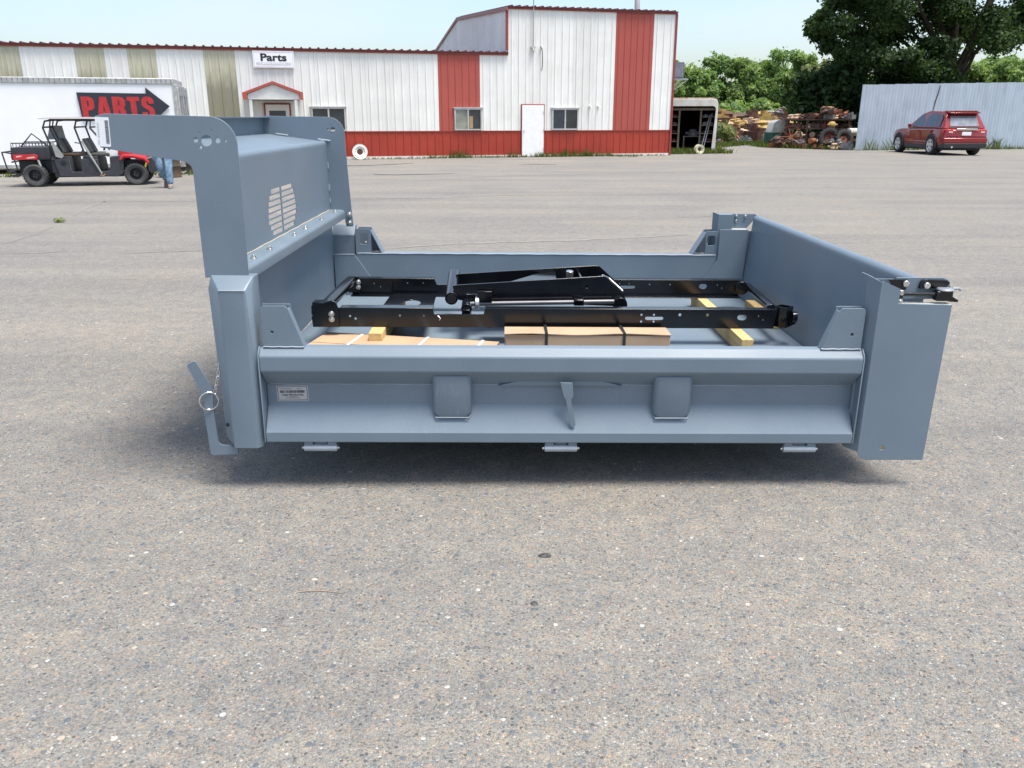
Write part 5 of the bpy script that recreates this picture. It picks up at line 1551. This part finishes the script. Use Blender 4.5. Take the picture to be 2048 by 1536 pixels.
hand((-.235, -.32, .885), -1)
hand((.26, -.025, .83), 1)

# ------------------------------------------------------------------ red car (local x right, y forward, origin at rear axle centre on the ground)
cx, cy = 18.57, 36.3
car = thing("parked_car", "red sport utility car parked nose-in at the blue-grey steel wall", "car", (cx, cy, 0), (0, 0, R(1.0)))
def cp(mb, name, m, bevel=.0, parent=car):
    return mb.build(name, m, parent, bevel=bevel)
def bring(y, w, zb, zs, zt, rnd=.12):
    h = [(w * .86, zb), (w * .97, zb + .10), (w, zb + .30), (w * .995, zs), (w * .94, zt - .03), (w * .80, zt), (w * .4, zt + .012)]
    return [(x, y, z) for x, z in h] + [(-x, y, z) for x, z in h[::-1]]
lb = MB()
lb.loft([bring(-.92, .80, .46, .72, .98), bring(-.86, .90, .38, .74, 1.04), bring(-.60, .955, .32, .76, 1.08), bring(0, .965, .32, .80, 1.09), bring(1.2, .965, .28, .80, 1.08), bring(2.3, .965, .28, .80, 1.07), bring(2.95, .96, .32, .80, 1.06), bring(3.45, .94, .34, .78, 1.0), bring(3.72, .86, .42, .74, .92), bring(3.80, .70, .5, .7, .84)])
lo_ = cp(lb, "body", M['carred'], .03)
def gring(y0, z0, w0, y1, z1, w1):
    return [(w0, y0, z0), (w1, y1, z1), (-w1, y1, z1), (-w0, y0, z0)]
gh = MB()
bl = [(-.72, 1.06, .88), (-.10, 1.085, .91), (1.0, 1.08, .91), (2.45, 1.06, .90)]
rl_ = [(-.38, 1.66, .66), (-.05, 1.74, .69), (.95, 1.755, .70), (1.55, 1.68, .66)]
gh.loft([gring(b[0], b[1], b[2], r[0], r[1], r[2]) for b, r in zip(bl, rl_)])
cp(gh, "cabin", M['carred'], .035)
def side_glass(s, pts, m, name="side_window"):
    # pts in (y, z); x follows the leaning cabin side
    def X(y, z):
        t = (z - 1.075) / (1.73 - 1.075)
        return s * (.905 + (.69 - .905) * t + .012)
    v = [(X(y, z), y, z) for y, z in pts]
    v2 = [(X(y, z) - s * .012, y, z) for y, z in pts]
    return cp(MB().loft([v, v2]), name, m)
for s in (-1, 1):
    side_glass(s, [(-.42, 1.14), (-.14, 1.14), (-.05, 1.62), (-.20, 1.62), (-.34, 1.52)], M['carglass'])
    side_glass(s, [(-.08, 1.14), (.88, 1.13), (.86, 1.66), (.02, 1.65)], M['carglass'])
    side_glass(s, [(.96, 1.13), (2.02, 1.12), (1.93, 1.20), (1.45, 1.62), (.94, 1.66)], M['carglass'])
    d = cp(MB().prism([(.90, .45), (1.90, .45), (1.98, .98), (.92, 1.0)], s * .962, s * .972, 'yz'), "door", M['carred'], .006)
    cp(MB().box((s * .972, 1.0, .90), (s * .99, 1.2, .93)), "handle", M['carred'], .004, d)
    d = cp(MB().prism([(.18, .62), (.32, .45), (.88, .45), (.90, 1.0), (.05, 1.02)], s * .962, s * .972, 'yz'), "door", M['carred'], .006)
    cp(MB().box((s * .972, .15, .91), (s * .99, .35, .94)), "handle", M['carred'], .004, d)
    cp(MB().box((s * .968, .42, .52), (s * .988, 2.05, .56)), "side_moulding", M['chrome'], .004)
    cp(MB().box((s * .90, .35, .26), (s * .975, 2.35, .42)), "sill", M['clad'], .02)
    cp(MB().loft([[(s * .95, 1.92, 1.10), (s * .95, 1.98, 1.10), (s * .95, 1.98, 1.22), (s * .95, 1.92, 1.22)], [(s * 1.10, 1.88, 1.11), (s * 1.10, 1.96, 1.11), (s * 1.10, 1.96, 1.25), (s * 1.10, 1.88, 1.25)]]), "mirror", M['carred'], .02)
    for y in (0, 2.92):
        ringo, ringi = [], []
        for a in np.linspace(-10, 190, 15):
            ringo.append((y + .48 * math.cos(R(a)), .40 + .48 * math.sin(R(a))))
            ringi.append((y + .41 * math.cos(R(a)), .40 + .41 * math.sin(R(a))))
        cp(MB().prism(ringo + ringi[::-1], s * .94, s * .985, 'yz'), "wheel_arch", M['clad'], .008)
        cp(MB().prism([(y + .41 * math.cos(R(a)), .40 + .41 * math.sin(R(a))) for a in np.linspace(-10, 190, 15)], s * .955, s * .972, 'yz'), "arch_liner", M['ink'])
        T = Matrix.Translation((s * .868, y, .385)) @ Matrix.Rotation(s * PI / 2, 4, 'Y')
        w = cp(MB().lathe([(.25, .12), (.31, .135), (.37, .125), (.388, .09), (.388, -.09), (.37, -.12), (.25, -.12)], 28, T, closed=True), "wheel", M['rubber'])
        rm = MB().lathe([(.03, .124), (.06, .127), (.07, .117), (.225, .114), (.255, .134), (.262, .11), (.25, .02), (.03, .02)], 28, T, closed=True)
        cp(rm, "rim", mat("alloy_rim", (0.62, 0.62, 0.63), 0.35, 0.3), 0, w)
        spk = MB()
        for i in range(5):
            T3 = T @ Matrix.Rotation(2 * PI * (i + .5) / 5, 4, 'Z')
            spk.prism([(.12, -.025), (.215, -.04), (.215, .04), (.12, .025)], .1165, .1205, 'xy', T=T3)
        cp(spk, "rim_opening", M['ink'], 0, w)
# tailgate end
rg = [(-.60, 1.16), (.60, 1.16), (.54, 1.56), (-.54, 1.56)]
def rear_pane(pts, off, name, m, parent=car, t=.012):
    def Yz(z):
        return -.72 + (z - 1.06) / .60 * .34
    return cp(MB().loft([[(x, Yz(z) - off, z) for x, z in pts], [(x, Yz(z) - off + t, z) for x, z in pts]]), name, m, 0, parent)
rear_pane(rg, .020, "rear_window", M['rearglass'])
rear_pane([(-.66, 1.10), (.66, 1.10), (.66, 1.125), (-.66, 1.125)], .014, "gate_seam", M['ink'])
cp(MB().loft([[(-.62, -.62, 1.66), (.62, -.62, 1.66), (.66, -.20, 1.74), (-.66, -.20, 1.74)], [(-.62, -.62, 1.69), (.62, -.62, 1.69), (.66, -.20, 1.77), (-.66, -.20, 1.77)]]), "spoiler", M['carred'], .01)
cp(MB().box((-.52, -.60, 1.635), (.52, -.55, 1.658)), "spoiler_shadow_strip", M['ink'])  # black strip painting the shade beneath the spoiler
cp(MB().tube([(-.05, -.62, 1.20), (.3, -.60, 1.19)], .012, 6), "wiper", M['ink'])
cp(MB().box((-.42, -.945, 1.00), (.42, -.90, 1.075)), "chrome_strip", M['chrome'], .008)
cp(MB().box((-.19, -.935, .80), (.19, -.905, .94)), "number_plate", M['signwhite'], .004)
for s in (-1, 1):
    tl = cp(MB().loft([[(s * .56, -.925, .82), (s * .78, -.90, .82), (s * .78, -.90, 1.04), (s * .56, -.925, 1.04)], [(s * .56, -.86, .82), (s * .93, -.72, .82), (s * .92, -.72, 1.05), (s * .56, -.86, 1.04)]]), "tail_lamp", M['lamp'], .012)
    cp(MB().box((s * .58 if s > 0 else -.74, -.93, .90), (.74 if s > 0 else s * .58, -.915, .955)), "reverse_lamp", M['lampwhite'], .004, tl)
cp(MB().loft([[(-.90, -.94, .50), (.90, -.94, .50), (.90, -.94, .70), (-.90, -.94, .70)], [(-.95, -.55, .46), (.95, -.55, .46), (.95, -.55, .70), (-.95, -.55, .70)]]), "rear_bumper", M['carred'], .03)
cp(MB().loft([[(-.86, -.93, .30), (.86, -.93, .30), (.88, -.955, .49), (-.88, -.955, .49)], [(-.92, -.50, .28), (.92, -.50, .28), (.93, -.50, .47), (-.93, -.50, .47)]]), "lower_bumper", M['clad'], .02)
cp(MB().cyl((-.55, -.97, .34), (-.55, -.80, .34), .04, 12), "exhaust_tip", M['chrome'])
cp(MB().box((-.80, -.5, .2), (.80, 3.5, .34)), "underbody", M['ink'])

# ------------------------------------------------------------------ salvage yard
def put(o, x, y, z, rz=0.0, rx=0.0, ry=0.0):
    o.location = (x, y, z)
    o.rotation_euler = (rx, ry, rz)
    return o
# rack of parts next to the wall
xa, ya, ln, rot = 14.15, 45.0, 3.15, -.45
rkT = thing("storage_rack", "rust brown steel rack stacked with tractor castings left of the blue-grey wall", "rack", (xa, ya, 0), (0, 0, rot))
for x in (0, ln / 3, ln * 2 / 3, ln - .08):
    for y in (0, .9):
        MB().box((x, y, 0), (x + .08, y + .08, 1.40)).build("upright", M['s_brown'], rkT, smooth=False)
for z in (.45, .92, 1.36):
    MB().box((-.05, -.03, z), (ln + .05, .98, z + .06)).build("shelf", M['s_brown'], rkT, smooth=False)
RM = Matrix.Translation((xa, ya, 0)) @ Matrix.Rotation(rot, 4, 'Z')
looks = {'rust': "rusty brown", 'brown': "dark brown", 'orange': "orange rusted", 'grey': "grey", 'tan': "tan painted", 'red': "faded red"}
shapes = {'block': "engine block", 'casting': "casting", 'drum': "round housing", 'axle': "axle"}
protos = {}
def scrap(kind, key, size, seed=0):
    k_ = (kind, key, seed % 2)
    if k_ not in protos:
        protos[k_] = scrap_item(kind, 1.0, key, seed, "machine_part")
        o = protos[k_]
    else:
        o = protos[k_].copy()
        col.objects.link(o)
    o.scale = (size,) * 3
    return o
rs = random.Random(21)
ORDL = ("first", "second", "third", "fourth", "fifth", "sixth", "seventh", "eighth", "ninth", "tenth", "eleventh", "twelfth")
for lev, z in (("ground under the parts rack", .0), ("rack's lowest shelf", .511), ("rack's middle shelf", .981), ("rack's top shelf", 1.421)):
    for rowname, yy in (("front row", .26), ("back row", .72)):
        x, nth = .08, 0
        while x < ln - .15 and nth < 12:
            s = rs.uniform(.36, .50)
            key = rs.choice(('rust', 'rust', 'brown', 'brown', 'orange', 'grey', 'tan', 'red', 'brown'))
            kd = rs.choice(('block', 'casting', 'drum', 'axle', 'casting'))
            o = scrap(kd, key, s, rs.randrange(2))
            p = RM @ Vector((x + s * .3, yy + rs.uniform(-.06, .06), z))
            put(o, p.x, p.y, p.z, rs.uniform(-1.5, 1.5))
            tag(o, "%s %s, %s from left, %s, %s" % (looks[key], shapes[kd], ORDL[nth], rowname, lev), "machine part", "castings in the parts rack")
            x += s * .72
            nth += 1
def uniq(kind, key, size, x, y, z, label, cat, rz=0.0, rx=0.0, name=None):
    o = scrap_item(kind, size, key, 1, name or "machine_part")
    put(o, x, y, z, rz, rx)
    return tag(o, label, cat)
def at(u, v, Y):
    xc = (u - 1024) / 1657.0; yc = (768 - v) / 1657.0
    d = Vector((xc, math.cos(PITCH) + yc * math.sin(PITCH), -math.sin(PITCH) + yc * math.cos(PITCH)))
    return Vector((0, 0, CAM_H)) + d * (Y / d.y)
p = at(1652, 240, 44.4); uniq('drum', 'yellow', .62, p.x, p.y + .0, 1.66, "yellow drum on top of the rack of rusty parts", "drum", .3, name="yellow_drum")
p = at(1658, 252, 44.0); uniq('casting', 'yellow', .42, p.x, p.y - .35, 1.12, "round yellow hub hanging out of the rack's top shelf", "hub", 0, R(70), "yellow_hub")
p = at(1704, 258, 43.3); uniq('drum', 'white', .62, p.x - .05, p.y - .2, .62, "round white tank at the rack's end against the blue-grey wall", "tank", .5, name="white_tank")
p = at(1595, 262, 44.8); uniq('casting', 'tan', .5, p.x, p.y - .2, .60, "tan round hub low in the parts rack, left half", "hub", 0, R(75), "tan_hub")
p = at(1690, 272, 43.2); uniq('frame', 'orange', .75, p.x, p.y, .30, "orange red implement frame lying before the rack", "implement frame", .2, name="implement_frame")
def tractor_tyre(x, y, r, w, lean, rz, label, rimkey, name="tractor_tyre"):
    t = thing(name, label, "tyre", (x, y, 0), (R(lean), 0, rz))
    T = Matrix.Translation((0, 0, r)) @ Matrix.Rotation(PI / 2, 4, 'X')
    tm = MB().lathe([(r * .58, -w * .4), (r * .75, -w * .5), (r * .93, -w * .42), (r * .95, 0), (r * .93, w * .42), (r * .75, w * .5), (r * .58, w * .4)], 26, T, closed=True)
    for i in range(18):
        T2 = T @ Matrix.Rotation(2 * PI * i / 18, 4, 'Z')
        tm.box((r * .92, -.03, -w * .4), (r, .03, 0), 0, T2).box((r * .92, .04, 0), (r, .10, w * .4), 0, T2)
    tm.build("tyre", M['rubber'], t)
    MB().lathe([(.05, .0), (r * .3, .03), (r * .5, -.02), (r * .575, w * .3), (r * .575, -w * .3), (r * .5, -.08), (.05, -.06)], 20, T, closed=True).build("rim", M['s_' + rimkey], t)
    return t
p = at(1660, 297, 42.6); tractor_tyre(15.75, 42.85, .52, .34, -12, -.1, "black tractor tyre with a red rim, standing before the parts rack", 'red')
p = at(1700, 300, 41.9); tractor_tyre(16.35, 42.3, .50, .30, -20, .25, "black tractor tyre half hidden behind the blue-grey wall's left end", 'rust')
sw = thing("spoked_wheel", "rusty spoked steel tractor wheel standing left of the black tyres", "wheel", (14.30, 44.35, 0), (R(-6), 0, -.25))
m_ = MB()
m_.lathe([(.52, -.07), (.55, -.07), (.55, .07), (.52, .07)], 26, Matrix.Translation((0, 0, .55)) @ Matrix.Rotation(PI / 2, 4, 'X'), closed=True)
m_.build("steel_tyre", M['s_rust'], sw)
m_ = MB()
for i in range(10):
    a = 2 * PI * i / 10
    m_.cyl((0, .05 * (-1) ** i, .55), (.53 * math.cos(a), 0, .55 + .53 * math.sin(a)), .022, 6)
m_.cyl((0, -.1, .55), (0, .1, .55), .1, 12)
m_.build("spokes", M['s_orange'], sw)
p = at(1560, 284, 46.5); uniq('frame', 'red', .8, p.x, p.y, .12, "dark red cultivator frame in the grass beside the drive", "implement frame", .5, name="implement_frame")
p = at(1556, 278, 47.2); uniq('plate', 'green', .9, p.x + .1, p.y + .3, .1, "green sheet metal guard propped behind the cultivator frame", "guard", .3, name="metal_guard")
p = at(1575, 262, 49.0); uniq('hood', 'white', 1.5, p.x, p.y + 1.2, .62, "long white topped hood lying across green scrap by the drive's bend", "hood", .15, name="engine_hood")
uniq('block', 'green', 1.5, p.x, p.y + 1.2, .0, "large green machine body beneath the white hood", "machine body", .15, name="machine_hull")
# heap of parts in front of and on top of the rack
rh = random.Random(91)
heaped = []
SN = {'block': 'engine block', 'casting': 'casting', 'axle': 'axle', 'plate': 'plate', 'drum': 'round housing', 'frame': 'frame'}
for i in range(46):
    u = rh.uniform(1548, 1700)
    lay = rh.choice((0, 0, 1, 2))
    Y = 46.2 - (u - 1548) * .0195 - (1.35 if lay < 2 else -.15) + rh.uniform(-.25, .35)
    q = at(u, 260, Y)
    key = rh.choice(('rust', 'brown', 'brown', 'rust', 'orange', 'tan', 'grey', 'red'))
    s = rh.uniform(.35, .62)
    kd = rh.choice(('block', 'casting', 'axle', 'plate', 'drum', 'frame'))
    o = scrap(kd, key, s, rh.randrange(2))
    put(o, q.x, Y, (0.0, .22, 1.62)[lay] + (rh.uniform(0, .08) if lay else 0), rh.uniform(-3, 3), rh.uniform(-.5, .5) if lay else 0, rh.uniform(-.4, .4) if lay else 0)
    heaped.append((u, o, looks[key], kd, lay == 2))
made = {}
for u, o, lk, kd, top_ in heaped:
    made.setdefault((lk, kd, top_), []).append((u, o))
for (lk, kd, top_), lst in made.items():
    lst.sort(key=lambda p: p[0])
    for j, (u, o) in enumerate(lst):
        pre = "" if len(lst) == 1 else ("leftmost " if j == 0 else ("rightmost " if j == len(lst) - 1 else ORDL[j] + " from left, "))
        tag(o, pre + lk + " " + SN[kd] + (" piled on top of the parts rack" if top_ else " heaped on the grass before the parts rack"), "machine part", "heap around the parts rack")
# far rows of scrap
fl = {'rust': "rusty brown", 'brown': "dark brown", 'yellow': "yellow painted", 'tan': "pale tan", 'grey': "grey", 'white': "white painted", 'green': "green painted", 'orange': "orange", 'red': "dull red"}
kn = {'block': "engine block", 'axle': "axle", 'plate': "plate", 'casting': "casting", 'frame': "frame", 'hood': "engine hood", 'drum': "drum"}
def row(u0, u1, Y0, Y1, z, n, keys, kinds, smin, smax, seed, grp):
    r2 = random.Random(seed)
    made = {}
    for i in range(n):
        u = u0 + (u1 - u0) * (i + r2.random()) / n
        Y = Y0 + (Y1 - Y0) * (u - u0) / (u1 - u0) + r2.uniform(-.9, .9)
        q = at(u, 250, Y)
        key, kd = r2.choice(keys), r2.choice(kinds)
        s = r2.uniform(smin, smax)
        o = scrap(kd, key, s, r2.randrange(2))
        put(o, q.x, Y, max(0.0, z + r2.uniform(-.06, .06)) if z > 0 else 0.0, r2.uniform(-3, 3), r2.uniform(-.2, .2) if z > 0 else 0)
        made.setdefault((key, kd), []).append((u, o))
    for (key, kd), lst in made.items():
        lst.sort(key=lambda p: p[0])
        nm = fl[key] + " " + kn[kd]
        for j, (u, o) in enumerate(lst):
            pre = "" if len(lst) == 1 else ("leftmost " if j == 0 else ("rightmost " if j == len(lst) - 1 else ORDL[j] + " "))
            tag(o, (pre + nm + (" from left" if pre and j not in (0, len(lst) - 1) else "") + ", " + grp), "machine part", grp)
row(1432, 1545, 52, 58, 0, 22, ('grey', 'grey', 'white', 'brown', 'green', 'orange'), ('block', 'axle', 'plate', 'casting', 'frame'), .45, .8, 31, "scrap at the far heap's front edge")
row(1432, 1550, 56, 62, 0, 26, ('brown', 'rust', 'grey', 'brown', 'tan'), ('block', 'block', 'casting', 'frame'), 1.1, 1.6, 32, "dark scrap in the far heap")
row(1440, 1570, 60, 66, .66, 30, ('tan', 'yellow', 'brown', 'yellow', 'rust'), ('hood', 'casting', 'drum', 'block'), .8, 1.2, 33, "yellowish parts in the far heap")
row(1436, 1600, 66, 72, 0, 28, ('yellow', 'tan', 'yellow', 'brown', 'rust'), ('hood', 'block', 'hood'), 1.5, 2.0, 34, "yellow hoods in the far rows")
row(1432, 1610, 67, 73, .88, 34, ('rust', 'brown', 'rust', 'tan', 'brown', 'yellow'), ('hood', 'block', 'block', 'casting'), 1.2, 1.9, 35, "upper scrap in the far rows")
row(1500, 1620, 56, 58, 0, 14, ('yellow', 'tan', 'green', 'grey', 'rust'), ('hood', 'block', 'casting'), 1.2, 1.6, 36, "parts behind the bend of the drive")
row(1520, 1620, 58, 60, .62, 12, ('yellow', 'yellow', 'tan', 'white'), ('hood', 'drum', 'casting'), .8, 1.2, 37, "yellow parts behind the bend of the drive")
# tractors with cabs
def tractor(u, Y, key, glasskey, label, s=1.0):
    q = at(u, 240, Y)
    t = thing("old_tractor", label, "tractor", (q.x, Y, 0), (0, 0, rs.uniform(-.5, .5)), "cab tractors at the foot of the trees")
    t.scale = (s,) * 3
    cbm = MB()
    for x in (-.55, .48):
        for y in (-.5, .43):
            cbm.box((x, y, .9), (x + .07, y + .07, 1.75))
    cbm.build("cab_frame", M['s_' + key], t, smooth=False)
    MB().box((-.62, -.56, 1.751), (.62, .56, 1.86)).build("cab_roof", M['s_' + ('white' if key != 'green' else 'green')], t, bevel=.03)
    MB().box((-.51, -.485, 1.15), (.51, .485, 1.74)).build("cab_glass", M['rearglass' if glasskey else 'carglass'], t, smooth=False)
    MB().box((-.60, -.52, .5), (.58, .52, .898)).box((.59, -.28, .6), (1.8, .28, 1.1)).build("tractor_hull", M['s_' + key], t, bevel=.03)
    for x, r, y in ((-.35, .62, .62), (1.45, .42, .5)):
        for sg in (-1, 1):
            MB().cyl((x, sg * y, r), (x, sg * (y + .26), r), r, 20).build("wheel", M['rubber'], t)
tractor(1507, 76, 'blue', 1, "pale blue cab tractor, left of the two blue cabs at the trees' foot")
tractor(1537, 78, 'blue', 1, "pale blue cab tractor with a white roof, right of the two blue cabs", 1.1)
tractor(1562, 77, 'grey', 1, "grey cab tractor between the blue and the green cabs", .95)
tractor(1578, 72, 'green', 0, "green cab tractor just right of the grey cab at the trees' foot", 1.05)
tractor(1594, 73, 'green', 0, "middle green cab tractor, half behind the parts rack's left end", 1.1)
tractor(1608, 72, 'green', 0, "green cab tractor directly above the parts rack's left end", 1.12)

# ------------------------------------------------------------------ trees
def limb_tree(name, label, x, y, h, trunk_r, clumps, per, leaf, m, seed, lean=(0, 0), group=None, cat="tree"):
    t = thing(name, label, cat, (x, y, 0), (0, 0, 0), group)
    rr = random.Random(seed)
    tm = MB()
    top = Vector((lean[0], lean[1], h * .72))
    pts = [Vector((0, 0, -.2)), Vector((0, 0, .15)), top * .3 + Vector((.05, 0, 0)), top * .6 + Vector((-.05, .1, 0)), top]
    tm.tube(pts, [trunk_r * 1.35, trunk_r, trunk_r * .8, trunk_r * .55, trunk_r * .2], 10)
    cs = [c for c, r in clumps]
    for c in rr.sample(cs, min(len(cs), 16)):
        c = Vector(c)
        b = top * max(.12, min(.85, (c.z / h) * .55))
        midp = b.lerp(c, .55) + Vector((0, 0, -.05 * h))
        tm.tube([b, midp, c], [trunk_r * .34, trunk_r * .2, trunk_r * .05], 6)
    tm.build("trunk", M['bark'], t)
    P, N, Tt = clump_points([c for c, r in clumps], [r for c, r in clumps], per, seed)
    leaf_mesh("crown", P, leaf, N, Tt, m, t, seed)
    return t
# the big dark tree behind the wall
rr = random.Random(77)
cl = []
TX, TY = 24.0, 48.5
def add(u, v, d, r, flat=.62):
    q = at(u, v, TY + d)
    cl.append(((q.x - TX, q.y - TY, q.z), (r, r, r * flat)))
g5 = random.Random(5)
for i in range(150):
    u = g5.uniform(1650, 2120)
    v = g5.uniform(-190, 150)
    # outline: left edge steps in towards the bottom and top
    le = 1640 + (0 if -20 < v < 70 else (40 if v >= 70 else 10 + (-20 - v) * .5))
    if u < le + 20: u = le + g5.uniform(20, 90)
    if 1930 < u and 70 < v < 160 and g5.random() < .85: continue
    if v > 105 and u > 1900: continue
    if abs(u - 1945) < 26 and 20 < v < 45 : continue
    add(u, v, g5.uniform(-3.2, 4.0), g5.uniform(.65, 1.15))
for u, v, r in ((1632, 48, .55), (1640, 70, .55), (1650, 30, .5), (1660, 92, .6), (1690, 105, .6), (1672, 8, .6), (1645, 55, .6), (1700, 60, .8), (1625, 62, .4), (1720, 95, .8), (2020, 60, .7), (2040, 40, .8), (1990, 92, .5), (2010, 84, .45), (2035, 75, .5), (1970, 60, .6)):
    add(u, v, g5.uniform(-2, 1), r)
limb_tree("big_tree", "large dark green tree with a forked trunk towering behind the blue-grey wall", TX, TY, 12.0, .42, cl, 900, .125, M['leaf_dark'], 9)
# second stem of the fork is part of the same tree
bt = [o for o in bpy.data.objects if o.name == "big_tree"][0]
MB().tube([(0, 0, 1.0), (.7, .1, 4.2), (1.5, -.1, 7.2), (2.6, -.2, 10)], [.30, .24, .17, .06], 10).build("forked_stem", M['bark'], bt)
# undergrowth of shrubs at the wall's end
sh_list = [(17.0, 47.5, 2.6, 1.7, "dark leafy shrub beside the blue-grey wall's left end, over the parts rack"), (19.6, 48.0, 3.0, 2.0, "dark leafy shrub rising behind the middle of the blue-grey wall"), (18.6, 53.5, 3.2, 1.9, "tall dark shrub behind the parts rack, left of the wall's end"), (22.4, 47.2, 2.6, 1.9, "dark leafy shrub behind the blue-grey wall, right of the car's roof")]
for i, (x, y, h, w, lab) in enumerate(sh_list):
    g6 = random.Random(i)
    c_ = [((g6.uniform(-w, w) * .8, g6.uniform(-1, 1), g6.uniform(.4, h * 1.35)), (g6.uniform(.6, .95),) * 3) for k in range(22)]
    t = thing("shrub", lab, "shrub", (x, y, 0))
    MB().tube([(0, 0, -.1), (.1, 0, h * .5), (0, .1, h)], [.08, .05, .02], 6).tube([(0, 0, 0), (-.4, .1, h * .8)], [.05, .02], 6).build("stem", M['bark'], t)
    P, N, Tt = clump_points([c for c, r in c_], [r for c, r in c_], 230, 40 + i)
    leaf_mesh("foliage", P, .18, N, Tt - .12, M['leaf_dark'], t, i)
# the row of trees beyond the salvage yard
TL = [(1362, 120, 84, 1.0, 'leaf_light', "light green round tree directly right of the tall shop's air conditioner"),
      (1405, 126, 88, .9, 'leaf_mid', "green tree right of the roundest light one, its top a little lower"),
      (1450, 106, 92, 1.15, 'leaf_mid', "tallest spiky topped tree above the open truck box"),
      (1492, 112, 90, .95, 'leaf_light', "narrow light green tree with two pointed tips"),
      (1535, 118, 96, .9, 'leaf_olive', "olive tree in the dip of the tree row"),
      (1572, 98, 90, 1.2, 'leaf_mid', "broad domed tree highest in the row, left of the big dark tree"),
      (1615, 108, 88, 1.0, 'leaf_light', "light green tree partly behind the big dark tree's left edge"),
      (1655, 120, 86, 1.0, 'leaf_olive', "greyish olive tree touching the big dark tree's left edge"),
      (1950, 125, 76, .95, 'leaf_light', "light green tree seen under the big tree's right branches"),
      (1995, 112, 78, 1.1, 'leaf_mid', "mid green tree beyond the wall at the photo's right edge"),
      (2050, 118, 74, 1.1, 'leaf_light', "light green tree at the very right edge beyond the wall"),
      (1905, 128, 80, .9, 'leaf_mid', "mid green tree behind the big tree's trunk")]
for i, (u, v, Y, wd, mk_, lab) in enumerate(TL):
    q = at(u, v, Y)
    h = q.z
    g7 = random.Random(100 + i)
    c_ = []
    for k in range(46):
        zz = g7.uniform(.12, 1.0)
        rad = wd * 2.5 * math.sqrt(max(.05, 1 - ((zz - .45) / .62) ** 2))
        a = g7.uniform(0, 2 * PI)
        rr_ = rad * math.sqrt(g7.random())
        s_ = g7.uniform(.45, .8)
        c_.append(((rr_ * math.cos(a), rr_ * math.sin(a), max(.5, h * zz - s_ * .7)), (s_, s_, s_ * .85)))
    limb_tree("row_tree", lab, q.x, Y, h, .18, c_, 170, .23, M[mk_], 200 + i, group="trees beyond the salvage yard")
# low bushes before them, and the wood behind that reads as one mass
for i, (u, Y, h, wd, mk_, lab) in enumerate(((1447, 80, 2.3, 1.4, 'leaf_light', "light green bush at the trees' foot, right of the truck box roof"), (1470, 82, 2.8, 1.3, 'leaf_mid', "green bush left of the blue tractor cabs"), (1498, 84, 2.6, 1.5, 'leaf_light', "rounded light green bush behind the left blue cab"), (1530, 84, 2.6, 1.2, 'leaf_mid', "green bush behind the right blue cab"), (1565, 82, 2.8, 1.6, 'leaf_light', "wide light green bush behind the grey cab"), (1595, 80, 2.6, 1.4, 'leaf_mid', "green bush behind the green cabs"), (1390, 70, 2.0, 1.2, 'leaf_mid', "green bush above the truck box roof's middle"))):
    q = at(u, 240, Y)
    g6 = random.Random(60 + i)
    c_ = [((g6.uniform(-wd, wd), g6.uniform(-1, 1), g6.uniform(.3, h)), (g6.uniform(.4, .7),) * 3) for k in range(14)]
    t = thing("bush", lab, "bush", (q.x, Y, 0), (0, 0, 0), "bushes at the foot of the tree row")
    P, N, Tt = clump_points([c for c, r in c_], [r for c, r in c_], 120, 70 + i)
    leaf_mesh("foliage", P, .24, N, Tt, M[mk_], t, 70 + i)
g8 = np.random.default_rng(3)
cen, rad = [], []
for i in range(330):
    x = g8.uniform(8, 75)
    cen.append((x, g8.uniform(98, 112), g8.uniform(.5, 6.6)))
    r = g8.uniform(.9, 1.7)
    rad.append((r, r, r))
P, N, Tt = clump_points(cen, rad, 55, 12)
o = leaf_mesh("woodland", P, .5, N, Tt, M['leaf_mid'], None, 12)
o['kind'] = 'stuff'
# creeping weeds over the front of the far heap
cen = []
for i in range(14):
    q = at(g8.uniform(1432, 1462), 262, g8.uniform(52, 55))
    cen.append((q.x, q.y, g8.uniform(.15, .9)))
P, N, Tt = clump_points(cen, [(.4, .4, .35)] * len(cen), 60, 14)
o = leaf_mesh("tall_weeds", P, .16, N, Tt, M['leaf_olive'], None, 14)
o['kind'] = 'stuff'

# small litter on the asphalt
tw = MB().tube([(-.08, 0, .003), (-.03, .010, .004), (.02, .007, .003), (.08, -.004, .003)], [.0010, .0016, .0014, .0008], 6).build("dry_twig", M['s_tan'])
q = ground_px(640, 1186); tw.location = (q[0], q[1], 0)
tag(tw, "thin dry straw coloured twig lying on the asphalt in the foreground", "twig")
for (u, v, sz, lab) in ((1091, 1112, .030, "larger dark pebble of dirt on the asphalt before the bed's middle"), (1068, 1208, .018, "smaller dark crumb of dirt, lower left of the larger one")):
    pb = MB()
    r9 = random.Random(u)
    ro = [(sz * r9.uniform(.5, 1.0) * math.cos(k * .6283), sz * r9.uniform(.5, 1.0) * math.sin(k * .6283)) for k in range(10)]
    pb.loft([[(x, y, 0) for x, y in ro], [(x * .8, y * .8, sz * r9.uniform(.1, .3)) for x, y in ro], [(x * .3, y * .3, sz * r9.uniform(.15, .35)) for x, y in ro]])
    pb = pb.build("dirt_clod", M['tar'], smooth=False)
    q = ground_px(u, v); pb.location = (q[0], q[1], .0005); pb.scale = (1.1, .75, 1)
    tag(pb, lab, "dirt clod")
wt = thing("weed_tuft", "small yellow green weed growing from a crack on the open asphalt", "weed", (*ground_px(120, 445), 0))
P, N, Tt = clump_points([(0, 0, .03)], [(.075, .06, .04)], 40, 3)
leaf_mesh("foliage", P, .035, N, Tt + .4, M['leaf_olive'], wt, 3)
